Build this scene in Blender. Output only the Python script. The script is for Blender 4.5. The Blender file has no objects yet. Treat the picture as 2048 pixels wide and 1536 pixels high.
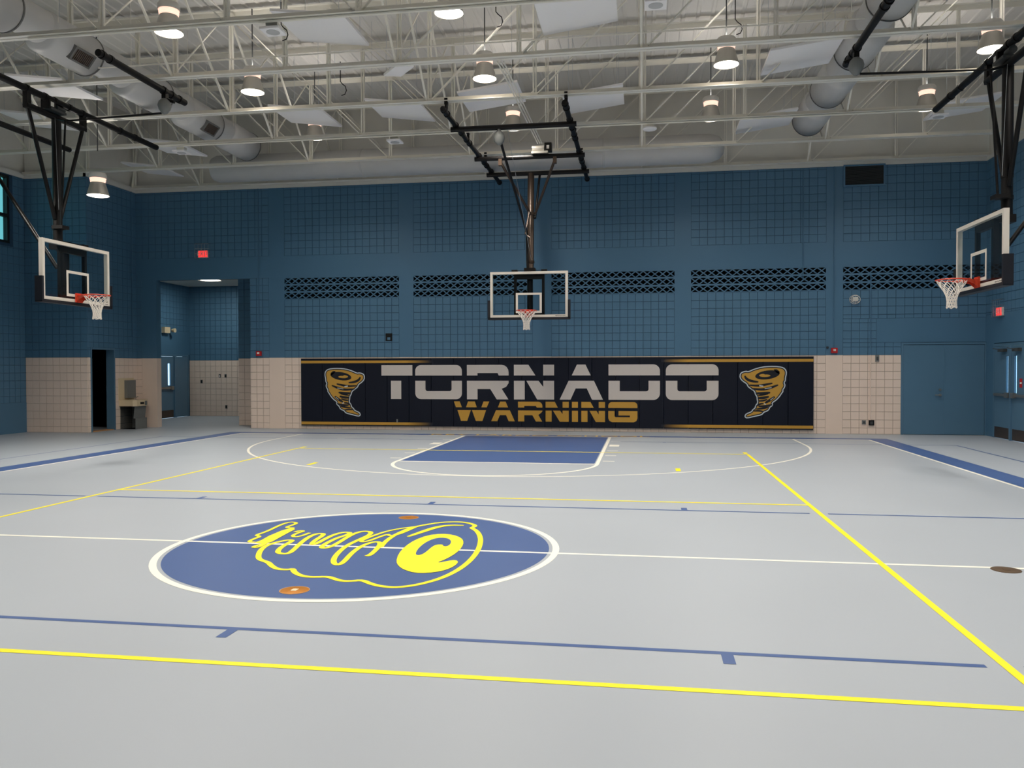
import bpy, bmesh, math, random
from mathutils import Vector, Matrix
random.seed(7)
S = bpy.context.scene
COL = S.collection

# ------------------------------------------------------------------ camera, world, exposure
cam_d = bpy.data.cameras.new('camera'); cam = bpy.data.objects.new('camera', cam_d); COL.objects.link(cam)
CAMP = Vector((2.5758, -7.3628, 1.6565))
_r = Vector((0.9877315, 0.15614728, -0.0021245)); _u = Vector((-0.00074459, 0.01831348, 0.99983202)); _w = Vector((-0.15615996, 0.98756399, -0.01820507))
M3 = Matrix((_r, _u, -_w)).transposed()
cam.matrix_world = Matrix.Translation(CAMP) @ M3.to_4x4()
cam_d.sensor_fit = 'HORIZONTAL'; cam_d.sensor_width = 36.0; cam_d.lens = 1652.34 / 2048 * 36.0
cam_d.clip_end = 200
S.camera = cam
W = bpy.data.worlds.new('sky'); S.world = W; W.use_nodes = True
_bg = W.node_tree.nodes['Background']; _bg.inputs[0].default_value = (0.62, 0.82, 1.0, 1); _bg.inputs[1].default_value = 2.6
S.view_settings.view_transform = 'Standard'; S.view_settings.look = 'None'
S.view_settings.exposure = 0.0; S.view_settings.gamma = 1.0; S.view_settings.use_curve_mapping = False
LAMP_W = 66.0
S.cycles.max_bounces = 5; S.cycles.diffuse_bounces = 3; S.cycles.glossy_bounces = 2; S.cycles.transmission_bounces = 4; S.cycles.transparent_max_bounces = 8
S.cycles.use_light_tree = False; S.cycles.caustics_reflective = False; S.cycles.caustics_refractive = False

# ------------------------------------------------------------------ materials
def lin(c):
    return tuple(((x / 255) / 12.92 if x / 255 <= .04045 else ((x / 255 + .055) / 1.055) ** 2.4) for x in c)
def mat(name, rgb, rough=.6, metal=0., var=.0, vscale=3., bump=0., bscale=60., spec=.5, coat=0.):
    m = bpy.data.materials.new(name); m.use_nodes = True
    nt = m.node_tree; b = nt.nodes['Principled BSDF']
    c = lin(rgb)
    b.inputs['Base Color'].default_value = (*c, 1); b.inputs['Roughness'].default_value = rough; b.inputs['Metallic'].default_value = metal
    b.inputs['Specular IOR Level'].default_value = spec
    if coat: b.inputs['Coat Weight'].default_value = coat
    geo = nt.nodes.new('ShaderNodeNewGeometry')
    if var:
        n = nt.nodes.new('ShaderNodeTexNoise'); n.inputs['Scale'].default_value = vscale; n.inputs['Detail'].default_value = 2
        nt.links.new(geo.outputs['Position'], n.inputs['Vector'])
        mx = nt.nodes.new('ShaderNodeMix'); mx.data_type = 'RGBA'
        mx.inputs[6].default_value = (*[x * (1 - var) for x in c], 1); mx.inputs[7].default_value = (*[min(1, x * (1 + var)) for x in c], 1)
        nt.links.new(n.outputs['Fac'], mx.inputs[0]); nt.links.new(mx.outputs[2], b.inputs['Base Color'])
    if bump:
        n2 = nt.nodes.new('ShaderNodeTexNoise'); n2.inputs['Scale'].default_value = bscale; n2.inputs['Detail'].default_value = 3
        nt.links.new(geo.outputs['Position'], n2.inputs['Vector'])
        bp = nt.nodes.new('ShaderNodeBump'); bp.inputs['Strength'].default_value = bump; bp.inputs['Distance'].default_value = .01
        nt.links.new(n2.outputs['Fac'], bp.inputs['Height']); nt.links.new(bp.outputs['Normal'], b.inputs['Normal'])
    return m
def emis(name, rgb, strength, samp='NONE'):
    m = bpy.data.materials.new(name); m.use_nodes = True
    b = m.node_tree.nodes['Principled BSDF']; c = lin(rgb)
    b.inputs['Base Color'].default_value = (*c, 1); b.inputs['Emission Color'].default_value = (*c, 1); b.inputs['Emission Strength'].default_value = strength
    m.cycles.emission_sampling = samp
    return m
def glass(name, tint, gloss=.08, rough=.02):
    m = bpy.data.materials.new(name); m.use_nodes = True; nt = m.node_tree
    nt.nodes.remove(nt.nodes['Principled BSDF']); out = nt.nodes['Material Output']
    t = nt.nodes.new('ShaderNodeBsdfTransparent'); t.inputs[0].default_value = (*lin(tint), 1)
    g = nt.nodes.new('ShaderNodeBsdfGlossy'); g.inputs['Roughness'].default_value = rough
    fr = nt.nodes.new('ShaderNodeFresnel'); fr.inputs[0].default_value = 1.45
    mx = nt.nodes.new('ShaderNodeMixShader')
    ge = nt.nodes.new('ShaderNodeNewGeometry'); iv = nt.nodes.new('ShaderNodeMath'); iv.operation = 'SUBTRACT'; iv.inputs[0].default_value = 1.0; ml = nt.nodes.new('ShaderNodeMath'); ml.operation = 'MULTIPLY'
    nt.links.new(ge.outputs['Backfacing'], iv.inputs[1]); nt.links.new(fr.outputs[0], ml.inputs[0]); nt.links.new(iv.outputs[0], ml.inputs[1]); nt.links.new(ml.outputs[0], mx.inputs[0]); nt.links.new(t.outputs[0], mx.inputs[1]); nt.links.new(g.outputs[0], mx.inputs[2]); nt.links.new(mx.outputs[0], out.inputs[0])
    return m

FLOOR = mat('floor_paint', (169, 176, 184), .42, var=.05, vscale=.45, spec=.4)
F_BLUE = mat('court_blue_paint', (70, 95, 146), .4, var=.06, vscale=1.2, spec=.4)
F_WHITE = mat('court_white_paint', (246, 242, 228), .45)
F_GOLD = mat('court_gold_paint', (236, 190, 60), .45)
F_YEL = mat('court_yellow_paint', (255, 236, 20), .45)
BLUE = mat('wall_blue_paint', (77, 117, 146), .55, var=.06, vscale=2.)
BLUE_S = mat('smooth_blue_paint', (75, 115, 144), .5, var=.03, vscale=1.5)
BLUE_J = mat('blue_joint_shade', (44, 74, 98), .7)  # same paint as the blocks, joint shade put into this darker tone
BEIGE = mat('wall_beige_paint', (238, 218, 202), .55, var=.05, vscale=2.)
BEIGE_S = mat('smooth_beige_paint', (238, 217, 200), .5, var=.03)
BEIGE_J = mat('beige_joint_shade', (168, 146, 130), .7)  # darker copy of the beige paint carries the shade between blocks
DBLUE = mat('door_blue_paint', (84, 120, 146), .38, var=.04)
WHITEW = mat('upper_wall_white', (224, 221, 212), .7, var=.04)
DECK = mat('roof_deck_white', (226, 223, 217), .75, var=.08, vscale=.6)
STEEL = mat('truss_white_paint', (238, 234, 222), .5, var=.04, vscale=4)
BLACK = mat('black_steel', (14, 12, 12), .45, spec=.28)
BRONZE = mat('brown_steel', (74, 60, 50), .35, metal=.4)
DUCT = mat('duct_grey', (200, 199, 197), .5, metal=.15, var=.05, vscale=3)
DUCTJ = mat('duct_joint', (120, 119, 117), .6, metal=.15)
GRILLE = mat('grille_brown', (96, 84, 76), .6)
PANEL = mat('acoustic_white', (250, 247, 246), .8)
NAVY = mat('pad_navy_vinyl', (11, 17, 33), .5, spec=.3)
PADEDGE = mat('pad_black_edge', (12, 12, 14), .5)
INK_W = mat('print_white', (206, 198, 192), .45)
INK_G = mat('print_gold', (196, 150, 58), .45)
INK_N = mat('print_navy', (10, 14, 27), .45)
INK_L = mat('print_pale_blue', (196, 206, 214), .45)
BB_WHITE = mat('backboard_white', (228, 220, 208), .45)
BB_PAD = mat('backboard_pad', (14, 16, 26), .5)
ORANGE = mat('rim_orange', (214, 62, 28), .4)
NET = mat('net_white', (240, 232, 222), .8)
ALU = mat('spun_aluminium', (196, 192, 184), .35, metal=.75)
CAPW = mat('fixture_white', (225, 220, 212), .5)
NECK = emis('ribbed_glow', (255, 206, 186), 1.1)
LENS = emis('lamp_lens', (255, 244, 226), 9.)
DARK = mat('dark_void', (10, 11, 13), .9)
DARKG = mat('dark_grey', (62, 64, 64), .5)
GREY = mat('mid_grey', (120, 122, 120), .5)
WHITEP = mat('white_plastic', (232, 228, 220), .45)
CREAM = mat('cream_plastic', (226, 206, 170), .5)
RED = mat('alarm_red', (190, 26, 28), .4)
REDGLOW = emis('exit_red', (255, 60, 58), 1.1)
WIRE = mat('chrome_wire', (200, 204, 206), .3, metal=.9)
STAIN = mat('stainless', (170, 166, 160), .32, metal=.85)
BRASS = mat('brass_plate', (200, 128, 28), .38, metal=.55, var=.12, vscale=30)
BROWNP = mat('tarnished_plate', (92, 72, 50), .5, metal=.4, var=.15, vscale=30)
WOOD = mat('wood_threshold', (186, 140, 96), .5, var=.1, vscale=8)
GLASS_BB = glass('board_glass', (247, 250, 250))
GLASS_W = glass('window_glass', (150, 190, 186))
GLASS_D = glass('door_glass', (225, 240, 250))
FRAMEB = mat('window_frame_dark', (26, 28, 30), .45)
GROUND = mat('outside_ground', (150, 160, 130), .9, var=.2)

# ------------------------------------------------------------------ mesh helpers
class MB:
    def __init__(s): s.v = []; s.f = []; s.m = []; s.sm = []; s.cur = 0
    def face(s, pts, smooth=False):
        n = len(s.v); s.v += [tuple(p) for p in pts]; s.f.append(tuple(range(n, n + len(pts)))); s.m.append(s.cur); s.sm.append(smooth)
    def box(s, x0, x1, y0, y1, z0, z1):
        n = len(s.v)
        s.v += [(x0, y0, z0), (x1, y0, z0), (x1, y1, z0), (x0, y1, z0), (x0, y0, z1), (x1, y0, z1), (x1, y1, z1), (x0, y1, z1)]
        for q in ((0, 3, 2, 1), (4, 5, 6, 7), (0, 1, 5, 4), (1, 2, 6, 5), (2, 3, 7, 6), (3, 0, 4, 7)):
            s.f.append(tuple(n + i for i in q)); s.m.append(s.cur); s.sm.append(False)
        return s
    def bar(s, a, b, w, h, up=(0, 0, 1)):
        a = Vector(a); b = Vector(b); d = (b - a).normalized(); up = Vector(up)
        sx = d.cross(up)
        if sx.length < 1e-4: sx = d.cross(Vector((0, 1, 0)))
        sx.normalize(); sy = sx.cross(d).normalized()
        n = len(s.v)
        for p in (a, b):
            for i, j in ((-1, -1), (1, -1), (1, 1), (-1, 1)): s.v.append(tuple(p + sx * w / 2 * i + sy * h / 2 * j))
        for q in ((0, 1, 2, 3), (7, 6, 5, 4), (0, 4, 5, 1), (1, 5, 6, 2), (2, 6, 7, 3), (3, 7, 4, 0)):
            s.f.append(tuple(n + i for i in q)); s.m.append(s.cur); s.sm.append(False)
        return s
    def tube(s, pts, r, seg=12, cap=True, closed=False):
        pts = [Vector(p) for p in pts]; rs = r if isinstance(r, (list, tuple)) else [r] * len(pts)
        n0 = len(s.v); N = len(pts); prev = None
        for i, p in enumerate(pts):
            if closed: d = (pts[(i + 1) % N] - pts[i - 1])
            else: d = pts[min(i + 1, N - 1)] - pts[max(i - 1, 0)]
            if d.length < 1e-6: d = pts[-1] - pts[0]
            d.normalize()
            if prev is None:
                a = d.cross(Vector((0, 0, 1)))
                if a.length < 1e-3: a = d.cross(Vector((0, 1, 0)))
            else: a = prev - d * prev.dot(d)
            a.normalize(); prev = a; b = d.cross(a)
            for k in range(seg):
                t = 2 * math.pi * k / seg; s.v.append(tuple(p + (a * math.cos(t) + b * math.sin(t)) * rs[i]))
        for i in range(N if closed else N - 1):
            for k in range(seg):
                k2 = (k + 1) % seg; j = (i + 1) % N
                s.f.append((n0 + i * seg + k, n0 + i * seg + k2, n0 + j * seg + k2, n0 + j * seg + k)); s.m.append(s.cur); s.sm.append(True)
        if cap and not closed:
            s.f.append(tuple(n0 + k for k in range(seg))[::-1]); s.m.append(s.cur); s.sm.append(False)
            s.f.append(tuple(n0 + (N - 1) * seg + k for k in range(seg))); s.m.append(s.cur); s.sm.append(False)
        return s
    def lathe(s, c, prof, seg=28, axis='z'):
        n0 = len(s.v)
        for r, h in prof:
            for k in range(seg):
                t = 2 * math.pi * k / seg
                p = (r * math.cos(t), r * math.sin(t), h)
                if axis == 'y': p = (r * math.cos(t), h, r * math.sin(t))
                if axis == 'x': p = (h, r * math.cos(t), r * math.sin(t))
                s.v.append((c[0] + p[0], c[1] + p[1], c[2] + p[2]))
        for i in range(len(prof) - 1):
            for k in range(seg):
                k2 = (k + 1) % seg
                s.f.append((n0 + i * seg + k, n0 + i * seg + k2, n0 + (i + 1) * seg + k2, n0 + (i + 1) * seg + k)); s.m.append(s.cur); s.sm.append(True)
        return s
    def prism(s, poly, mp, t):
        """poly 2D, mp(x,y,h) -> 3D; front at h=t, back at h=0"""
        n = len(poly); b = len(s.v)
        s.v += [tuple(mp(x, y, 0)) for x, y in poly] + [tuple(mp(x, y, t)) for x, y in poly]
        s.f.append(tuple(b + n + i for i in range(n))); s.m.append(s.cur); s.sm.append(False)
        for i in range(n):
            j = (i + 1) % n; s.f.append((b + i, b + j, b + n + j, b + n + i)); s.m.append(s.cur); s.sm.append(False)
        return s
    def mesh(s, name, mats, off=(0, 0, 0), fix=True):
        me = bpy.data.meshes.new(name)
        me.from_pydata([(x - off[0], y - off[1], z - off[2]) for x, y, z in s.v], [], s.f)
        for m in (mats if isinstance(mats, (list, tuple)) else [mats]): me.materials.append(m)
        me.polygons.foreach_set('material_index', s.m); me.polygons.foreach_set('use_smooth', s.sm)
        if fix:
            bm = bmesh.new(); bm.from_mesh(me); bmesh.ops.recalc_face_normals(bm, faces=bm.faces); bm.to_mesh(me); bm.free()
        me.update()
        if any(s.sm): me.set_sharp_from_angle(angle=math.radians(42))
        return me
def loc_of(o):
    p = Vector((0, 0, 0))
    while o is not None: p = p + o.location; o = o.parent
    return p
def part(mb, name, mats, parent, label=None, kind=None, fix=True):
    me = mb.mesh(name, mats, loc_of(parent), fix)
    o = bpy.data.objects.new(name, me); COL.objects.link(o); o.parent = parent
    if label: o['label'] = label
    if kind: o['kind'] = kind
    return o
def tag(o, label, cat, group=None):
    o['label'] = label; o['category'] = cat
    if group: o['group'] = group
    return o
def thing(name, label, cat, loc=(0, 0, 0), group=None):
    o = bpy.data.objects.new(name, None); o.empty_display_size = .1; COL.objects.link(o); o.location = loc
    return tag(o, label, cat, group)
def single(mb, name, mats, label, cat, loc=(0, 0, 0), group=None):
    me = mb.mesh(name, mats, loc); o = bpy.data.objects.new(name, me); COL.objects.link(o); o.location = loc
    return tag(o, label, cat, group)
def struct(mb, name, mats, fix=True):
    o = bpy.data.objects.new(name, mb.mesh(name, mats, fix=fix)); COL.objects.link(o); o['kind'] = 'structure'
    return o
def copy_tree(o, parent=None):
    c = o.copy(); COL.objects.link(c); c.parent = parent
    for ch in list(o.children): copy_tree(ch, c)
    return c
def ribbon(pts, w, taper=False):
    """outline polygons (quads) of a 2D centre line with mitred joins"""
    pts = [Vector(p) for p in pts]; L = []; R = []; N = len(pts)
    for i, p in enumerate(pts):
        d0 = (pts[i] - pts[i - 1]).normalized() if i else (pts[1] - pts[0]).normalized()
        d1 = (pts[i + 1] - pts[i]).normalized() if i < N - 1 else d0
        t = d0 + d1
        if t.length < .3: t = d1.copy()
        t.normalize(); n = Vector((-t.y, t.x)); k = 1 / max(.55, n.dot(Vector((-d1.y, d1.x))))
        ww = w / 2 * k
        if taper: ww *= .35 + .65 * math.sin(math.pi * (i + .35) / (N - .3))
        L.append(p + n * ww); R.append(p - n * ww)
    return [(L[i], L[i + 1], R[i + 1], R[i]) for i in range(N - 1)]
def smooth2(pts, it=2, closed=False):
    for _ in range(it):
        q = []
        n = len(pts)
        for i in range(n if closed else n - 1):
            a = pts[i]; b = pts[(i + 1) % n]
            q.append((a[0] * .75 + b[0] * .25, a[1] * .75 + b[1] * .25)); q.append((a[0] * .25 + b[0] * .75, a[1] * .25 + b[1] * .75))
        if not closed: q = [pts[0]] + q + [pts[-1]]
        pts = q
    return pts
def text_mesh(body, size, mats, extr=.0005):
    cu = bpy.data.curves.new('text', 'FONT'); cu.body = body; cu.size = size; cu.extrude = extr; cu.align_x = 'CENTER'; cu.align_y = 'CENTER'
    ob = bpy.data.objects.new('text', cu); COL.objects.link(ob)
    bpy.context.view_layer.update()
    me = bpy.data.meshes.new_from_object(ob.evaluated_get(bpy.context.evaluated_depsgraph_get()))
    bpy.data.objects.remove(ob); bpy.data.curves.remove(cu)
    me.materials.clear(); me.materials.append(mats)
    return me
FLOOR_RIB = {
  'rim': [(0.171,0.004),(0.134,0.265),(0.13,0.522),(0.149,0.716),(0.183,0.95),(0.292,1.145),(0.428,1.308),(0.593,1.364),(0.722,1.32),(0.815,1.21),(0.836,1.134),(0.814,1.048)],
  'outer': [(0.814,1.048),(0.91,0.884),(1.0,0.598),(1.058,0.303),(1.1,-0.063),(1.106,-0.44),(1.074,-0.758),(1.004,-1.025),(0.885,-1.231),(0.747,-1.34),(0.619,-1.334),(0.502,-1.266),(0.402,-1.166),(0.32,-1.218),(0.245,-1.216),(0.173,-1.166),(0.094,-1.103),(-0.025,-1.142),(-0.127,-1.115),(-0.232,-1.011),(-0.291,-0.899),(-0.315,-0.94),(-0.411,-0.935),(-0.509,-0.837),(-0.597,-0.713),(-0.712,-0.638),(-0.788,-0.516),(-0.877,-0.289),(-0.916,-0.109),(-0.904,0.013),(-0.865,0.117),(-0.824,0.184),(-0.768,0.182),(-0.757,0.084),(-0.751,-0.109),(-0.716,-0.265),(-0.672,-0.361),(-0.6,-0.394),(-0.567,-0.354),(-0.584,-0.223),(-0.63,0.005),(-0.669,0.248),(-0.679,0.403),(-0.662,0.524),(-0.595,0.534),(-0.567,0.43),(-0.556,0.213),(-0.52,0.021),(-0.479,0.051),(-0.483,0.275),(-0.477,0.486),(-0.43,0.631),(-0.343,0.627),(-0.338,0.507),(-0.387,0.341),(-0.398,0.063),(-0.375,-0.1),(-0.307,-0.113),(-0.287,0.08),(-0.301,0.406),(-0.287,0.613),(-0.243,0.714),(-0.148,0.689),(-0.115,0.54),(-0.14,0.326),(-0.169,0.049),(-0.142,-0.247),(-0.088,-0.516),(-0.017,-0.686),(0.04,-0.724),(0.041,-0.599),(-0.005,-0.314),(-0.024,-0.048),(-0.001,0.156),(0.055,0.243),(0.111,0.187),(0.149,0.025),(0.183,-0.308),(0.158,-0.367)],
  'slit': [(0.288,0.508),(0.333,0.66),(0.39,0.864),(0.457,1.049),(0.548,1.153),(0.708,1.164)],
  'loop': [(0.225,1.027),(0.097,0.908),(-0.003,0.749),(-0.064,0.52),(-0.101,0.306),(-0.098,0.206),(-0.037,0.215),(0.014,0.452),(0.053,0.608),(0.096,0.507),(0.158,0.591),(0.193,0.778),(0.228,1.015)],
  'top': [(-1.009,0.769),(-1.122,0.77),(-1.087,0.974),(-1.12,1.063),(-1.208,1.082),(-1.232,0.892),(-1.211,0.544),(-1.242,0.347),(-1.16,0.306),(-1.173,0.183),(-1.166,0.048),(-1.088,0.035)],
  'tail': [(-0.75,0.545),(-0.77,0.379),(-0.812,0.32),(-0.869,0.386),(-0.868,0.527),(-0.84,0.621),(-0.897,0.646),(-0.917,0.559)],
  'foot': [(-0.959,-0.02),(-1.002,-0.074),(-1.014,-0.171),(-0.958,-0.186),(-0.958,-0.054),(-0.978,0.101)],
}
FLOOR_POLY = {
  'eye': [(0.484,-0.533),(0.418,-0.251),(0.387,0.06),(0.397,0.354),(0.461,0.598),(0.579,0.696),(0.709,0.661),(0.827,0.52),(0.891,0.327),(0.922,0.092),(0.922,-0.133),(0.89,-0.371),(0.835,-0.532),(0.911,-0.457),(0.955,-0.402),(1.003,-0.423),(1.023,-0.531),(1.003,-0.687),(0.95,-0.806),(0.852,-0.881),(0.747,-0.89),(0.63,-0.799),(0.548,-0.679)],
  'pupil': [(0.566,-0.229),(0.528,0.034),(0.533,0.324),(0.585,0.495),(0.679,0.508),(0.757,0.382),(0.786,0.214),(0.773,0.117),(0.733,0.135),(0.716,0.204),(0.653,0.185),(0.64,0.074),(0.642,-0.086),(0.637,-0.219),(0.609,-0.279)],
  'body': [(-1.084,0.025),(-1.072,0.137),(-1.092,0.342),(-1.083,0.619),(-1.039,0.782),(-0.975,0.704),(-0.966,0.513),(-0.953,0.31),(-0.936,0.082),(-0.967,-0.036)],
}
EMB_SIL = [(5.036,1.522),(5.084,1.567),(5.188,1.594),(5.243,1.578),(5.384,1.645),(5.579,1.7),(5.773,1.716),(5.989,1.711),(6.118,1.677),(6.176,1.61),(6.187,1.521),(6.162,1.413),(6.162,1.342),(6.126,1.293),(6.156,1.235),(6.137,1.163),(6.099,1.114),(6.105,1.065),(6.067,1.016),(6.035,0.962),(5.988,0.899),(5.923,0.834),(5.837,0.778),(5.852,0.715),(5.777,0.659),(5.76,0.603),(5.702,0.558),(5.637,0.539),(5.583,0.467),(5.409,0.428),(5.214,0.379),(5.164,0.404),(5.155,0.449),(5.192,0.505),(5.322,0.555),(5.348,0.609),(5.404,0.646),(5.419,0.713),(5.473,0.781),(5.456,0.871),(5.451,0.938),(5.414,0.983),(5.392,1.073),(5.299,1.135),(5.227,1.191),(5.2,1.263),(5.102,1.324),(5.028,1.414)]
EMB_STROKE = [([(5.156,1.472),(5.178,1.414),(5.243,1.36),(5.363,1.324),(5.493,1.313)],0.035),([(5.255,1.23),(5.515,1.212),(5.689,1.248),(5.84,1.279)],0.03),([(5.32,1.14),(5.602,1.113),(5.797,1.163),(5.98,1.237)],0.034),([(5.425,1.023),(5.603,1.019),(5.786,1.042)],0.036),([(5.484,0.965),(5.603,0.979),(5.733,1.006)],0.02),([(5.473,0.898),(5.625,0.905),(5.754,0.939)],0.036),([(5.495,0.826),(5.603,0.831),(5.711,0.867)],0.024),([(5.658,0.777),(5.776,0.845),(5.895,0.935)],0.036),([(5.435,0.691),(5.539,0.754),(5.625,0.759)],0.024),([(5.495,0.691),(5.669,0.692),(5.831,0.733)],0.03),([(5.441,0.619),(5.604,0.638),(5.734,0.665)],0.026),([(5.376,0.567),(5.496,0.579),(5.615,0.557)],0.024)]
EMB_WHITE = [([(5.515,1.219),(5.613,1.203)],0.03),([(5.646,1.14),(5.818,1.167)],0.018),([(5.63,0.755),(5.679,0.741)],0.028),([(5.787,0.849),(5.867,0.912)],0.014)]
EMB_EYE = [(6.012,1.535),(6.008,1.51),(5.99,1.483),(5.957,1.457),(5.912,1.432),(5.857,1.411),(5.795,1.394),(5.729,1.381),(5.662,1.374),(5.598,1.373),(5.539,1.378),(5.489,1.389),(5.45,1.405),(5.425,1.425),(5.414,1.448),(5.418,1.474),(5.437,1.501),(5.469,1.527),(5.515,1.552),(5.57,1.573),(5.632,1.59),(5.698,1.603),(5.765,1.61),(5.83,1.611),(5.888,1.606),(5.938,1.595),(5.976,1.579),(6.002,1.559)]
EMB_EYE2 = [(5.497,1.477),(5.547,1.51),(5.623,1.521),(5.649,1.499),(5.72,1.503),(5.796,1.481),(5.774,1.454),(5.666,1.436),(5.558,1.441)]
EMB_EYE3 = [(5.864,1.633),(5.946,1.633),(6.011,1.581),(6.015,1.51),(5.946,1.539),(5.903,1.577)]
# ------------------------------------------------------------------ the setting: floor and markings
XL, XR, YB, YF = -13.65, 10.9, 14.5, -15.0
ZW, ZR = 6.72, 8.95
AX, AY = -11.83, 12.36          # the alcove block in the far left corner
mb = MB()
mb.box(XL - .3, XR + .3, YF - .3, YB + .3, -.1, 0); mb.box(-14.2, -7.5, YB + .3, 20.4, -.1, 0)
floor = struct(mb, 'floor', FLOOR)
def fp(name, polys, m, z, label=None, emb=False):
    b = MB()
    for i, p in enumerate(polys): b.face([(q[0], q[1], z + i * (3e-6 if len(polys) > 150 and emb else 0)) for q in p])
    return part(b, name, m, floor, label, fix=False)
def rect(x0, x1, y0, y1): return [(x0, y0), (x1, y0), (x1, y1), (x0, y1)]
def arc_band(cx, cy, r0, r1, a0, a1, n=72):
    out = []
    for i in range(n):
        s, t = math.radians(a0 + (a1 - a0) * i / n), math.radians(a0 + (a1 - a0) * (i + 1) / n)
        out.append([(cx + r0 * math.cos(s), cy + r0 * math.sin(s)), (cx + r1 * math.cos(s), cy + r1 * math.sin(s)), (cx + r1 * math.cos(t), cy + r1 * math.sin(t)), (cx + r0 * math.cos(t), cy + r0 * math.sin(t))])
    return out
LB, SW = 12.79, 7.765
Z1, Z2, Z3, Z4 = .0006, .0012, .0018, .0024
fp('border_band', [rect(-8.23, -SW - .02, -13.14, 13.14), rect(SW + .02, 8.23, -13.14, 13.14), rect(-SW - .02, SW + .02, LB + .02, 13.14), rect(-SW - .02, SW + .02, -13.14, -LB - .02)], F_BLUE, Z1, 'dark blue border band around the court')
fp('court_outline', [rect(-SW, -SW + .05, -LB, LB), rect(SW - .05, SW, -LB, LB), rect(-SW + .05, SW - .05, LB - .07, LB), rect(-SW + .05, SW - .05, -LB, -LB + .05)], F_WHITE, Z2, 'white boundary line of the court')
for sg in (1, -1):
    R3 = 6.07; cy = sg * (LB - 1.6)
    fp('three_point_line', arc_band(0, cy, R3 - .05, R3, 180 if sg > 0 else 0, 360 if sg > 0 else 180, 120) + [rect(-R3, -R3 + .05, min(cy, sg * (LB - .05)), max(cy, sg * (LB - .05))), rect(R3 - .05, R3, min(cy, sg * (LB - .05)), max(cy, sg * (LB - .05)))], F_WHITE, Z2, 'white three point line')
    fy = sg * (LB - 5.79)
    fp('lane_fill', [rect(-1.745, 1.745, min(fy + sg * .055, sg * (LB - .06)), max(fy + sg * .055, sg * (LB - .06)))], F_BLUE, Z1, 'blue painted free throw lane')
    fp('lane_line', [rect(-1.829, -1.765, min(fy, sg * (LB - .05)), max(fy, sg * (LB - .05))), rect(1.765, 1.829, min(fy, sg * (LB - .05)), max(fy, sg * (LB - .05))), rect(-1.765, 1.765, min(fy - sg * .02, fy + sg * .05), max(fy - sg * .02, fy + sg * .05))], F_WHITE, Z2, 'white lane lines and free throw line')
    fp('free_throw_arc', arc_band(0, fy, 1.765, 1.829, 180 if sg > 0 else 0, 360 if sg > 0 else 180, 60), F_WHITE, Z2 + .0002, 'white free throw half circle')
    for s2 in (1, -1):
        for y0, y1 in ((11.565, 11.635), (10.33, 10.74), (9.37, 9.44), (8.42, 8.49), (7.465, 7.535)):
            fp('lane_mark', [rect(*sorted((s2 * 1.87, s2 * 2.08)), *sorted((sg * y0, sg * y1)))], F_WHITE, Z2)
    # volleyball lines
    fp('volleyball_end_line', [rect(-4.57, 4.57, *sorted((sg * 9.01, sg * 9.075)))], F_YEL, Z3, 'yellow volleyball end line')
    fp('volleyball_attack_line', [rect(-4.57, 4.57, *sorted((sg * 3.015, sg * 3.07)))], F_YEL, Z3, 'yellow volleyball attack line')
    for s2 in (1, -1):
        fp('service_mark', [rect(*sorted((s2 * 4.52, s2 * 4.6)), *sorted((sg * 9.15, sg * 9.42)))], F_YEL, Z3)
        fp('short_service_mark', [rect(*sorted((s2 * 3.11, s2 * 3.19)), *sorted((sg * 6.2, sg * 6.58)))], F_YEL, Z3)
        # crosswise courts in blue
        fp('cross_court_end_line', [rect(*sorted((s2 * 9.18, s2 * 9.23)), *sorted((sg * 2.43, sg * 11.55)))], F_BLUE, Z1, 'thin blue end line of the crosswise court')
    for y, tick in ((2.45, .15), (11.52, -.12)):
        fp('cross_court_side_line', [rect(-9.2, -4.65, *sorted((sg * (y - .025), sg * (y + .025)))), rect(-4.47, 4.46, *sorted((sg * (y - .025), sg * (y + .025)))) if y < 5 else rect(-4.47, -1.9, *sorted((sg * (y - .025), sg * (y + .025)))), rect(4.66, 9.2, *sorted((sg * (y - .025), sg * (y + .025)))) if y < 5 else rect(1.9, 9.2, *sorted((sg * (y - .025), sg * (y + .025))))], F_BLUE, Z2, 'thin blue side line of the crosswise court')
        for x in ((-3.06, 0, 3.06) if y < 5 else (-3.06, 3.06)):
            fp('line_tick', [rect(x - .035, x + .035, *sorted((sg * y, sg * (y + tick + .03))))], F_BLUE, Z2 + .0003)
for s2 in (1, -1):
    fp('volleyball_side_line', [rect(*sorted((s2 * 4.545, s2 * 4.6)), -9.07, 9.07)], F_YEL, Z3 + .0002, 'yellow volleyball side line')
fp('centre_circle_fill', [[(1.735 * math.cos(math.radians(a)), 1.735 * math.sin(math.radians(a))) for a in range(0, 360, 3)]], F_BLUE, Z1, 'blue disc of the centre circle')
fp('centre_circle_line', arc_band(0, 0, 1.768, 1.829, 0, 360, 120), F_WHITE, Z2 + .0003, 'white centre circle line')
fp('centre_line', [rect(-SW + .05, SW - .05, -.025, .025)], F_WHITE, Z2, 'white half court line')
rb = []
for k, p in FLOOR_RIB.items():
    w = .075 if k == 'slit' else (.05 if k in ('rim', 'outer') else .04)
    rb += ribbon(smooth2(p, 2), w, taper=(k == 'slit'))
rb += [smooth2(FLOOR_POLY['eye'], 1, True), FLOOR_POLY['body']]
emb = fp('tornado_emblem', rb, F_YEL, Z3 + .0003, 'yellow tornado emblem painted in the centre circle', True)
_e = MB(); _e.prism(smooth2(FLOOR_POLY['pupil'], 2, True), lambda x, y, h: (x, y, Z4 + .0015 + h), .0004)
part(_e, 'emblem_eye', F_BLUE, emb)
tm = text_mesh('KEY LARGO SCHOOL', .42, F_GOLD)
xs = [v.co.x for v in tm.vertices]; sc = 5.45 / (max(xs) - min(xs))
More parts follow.
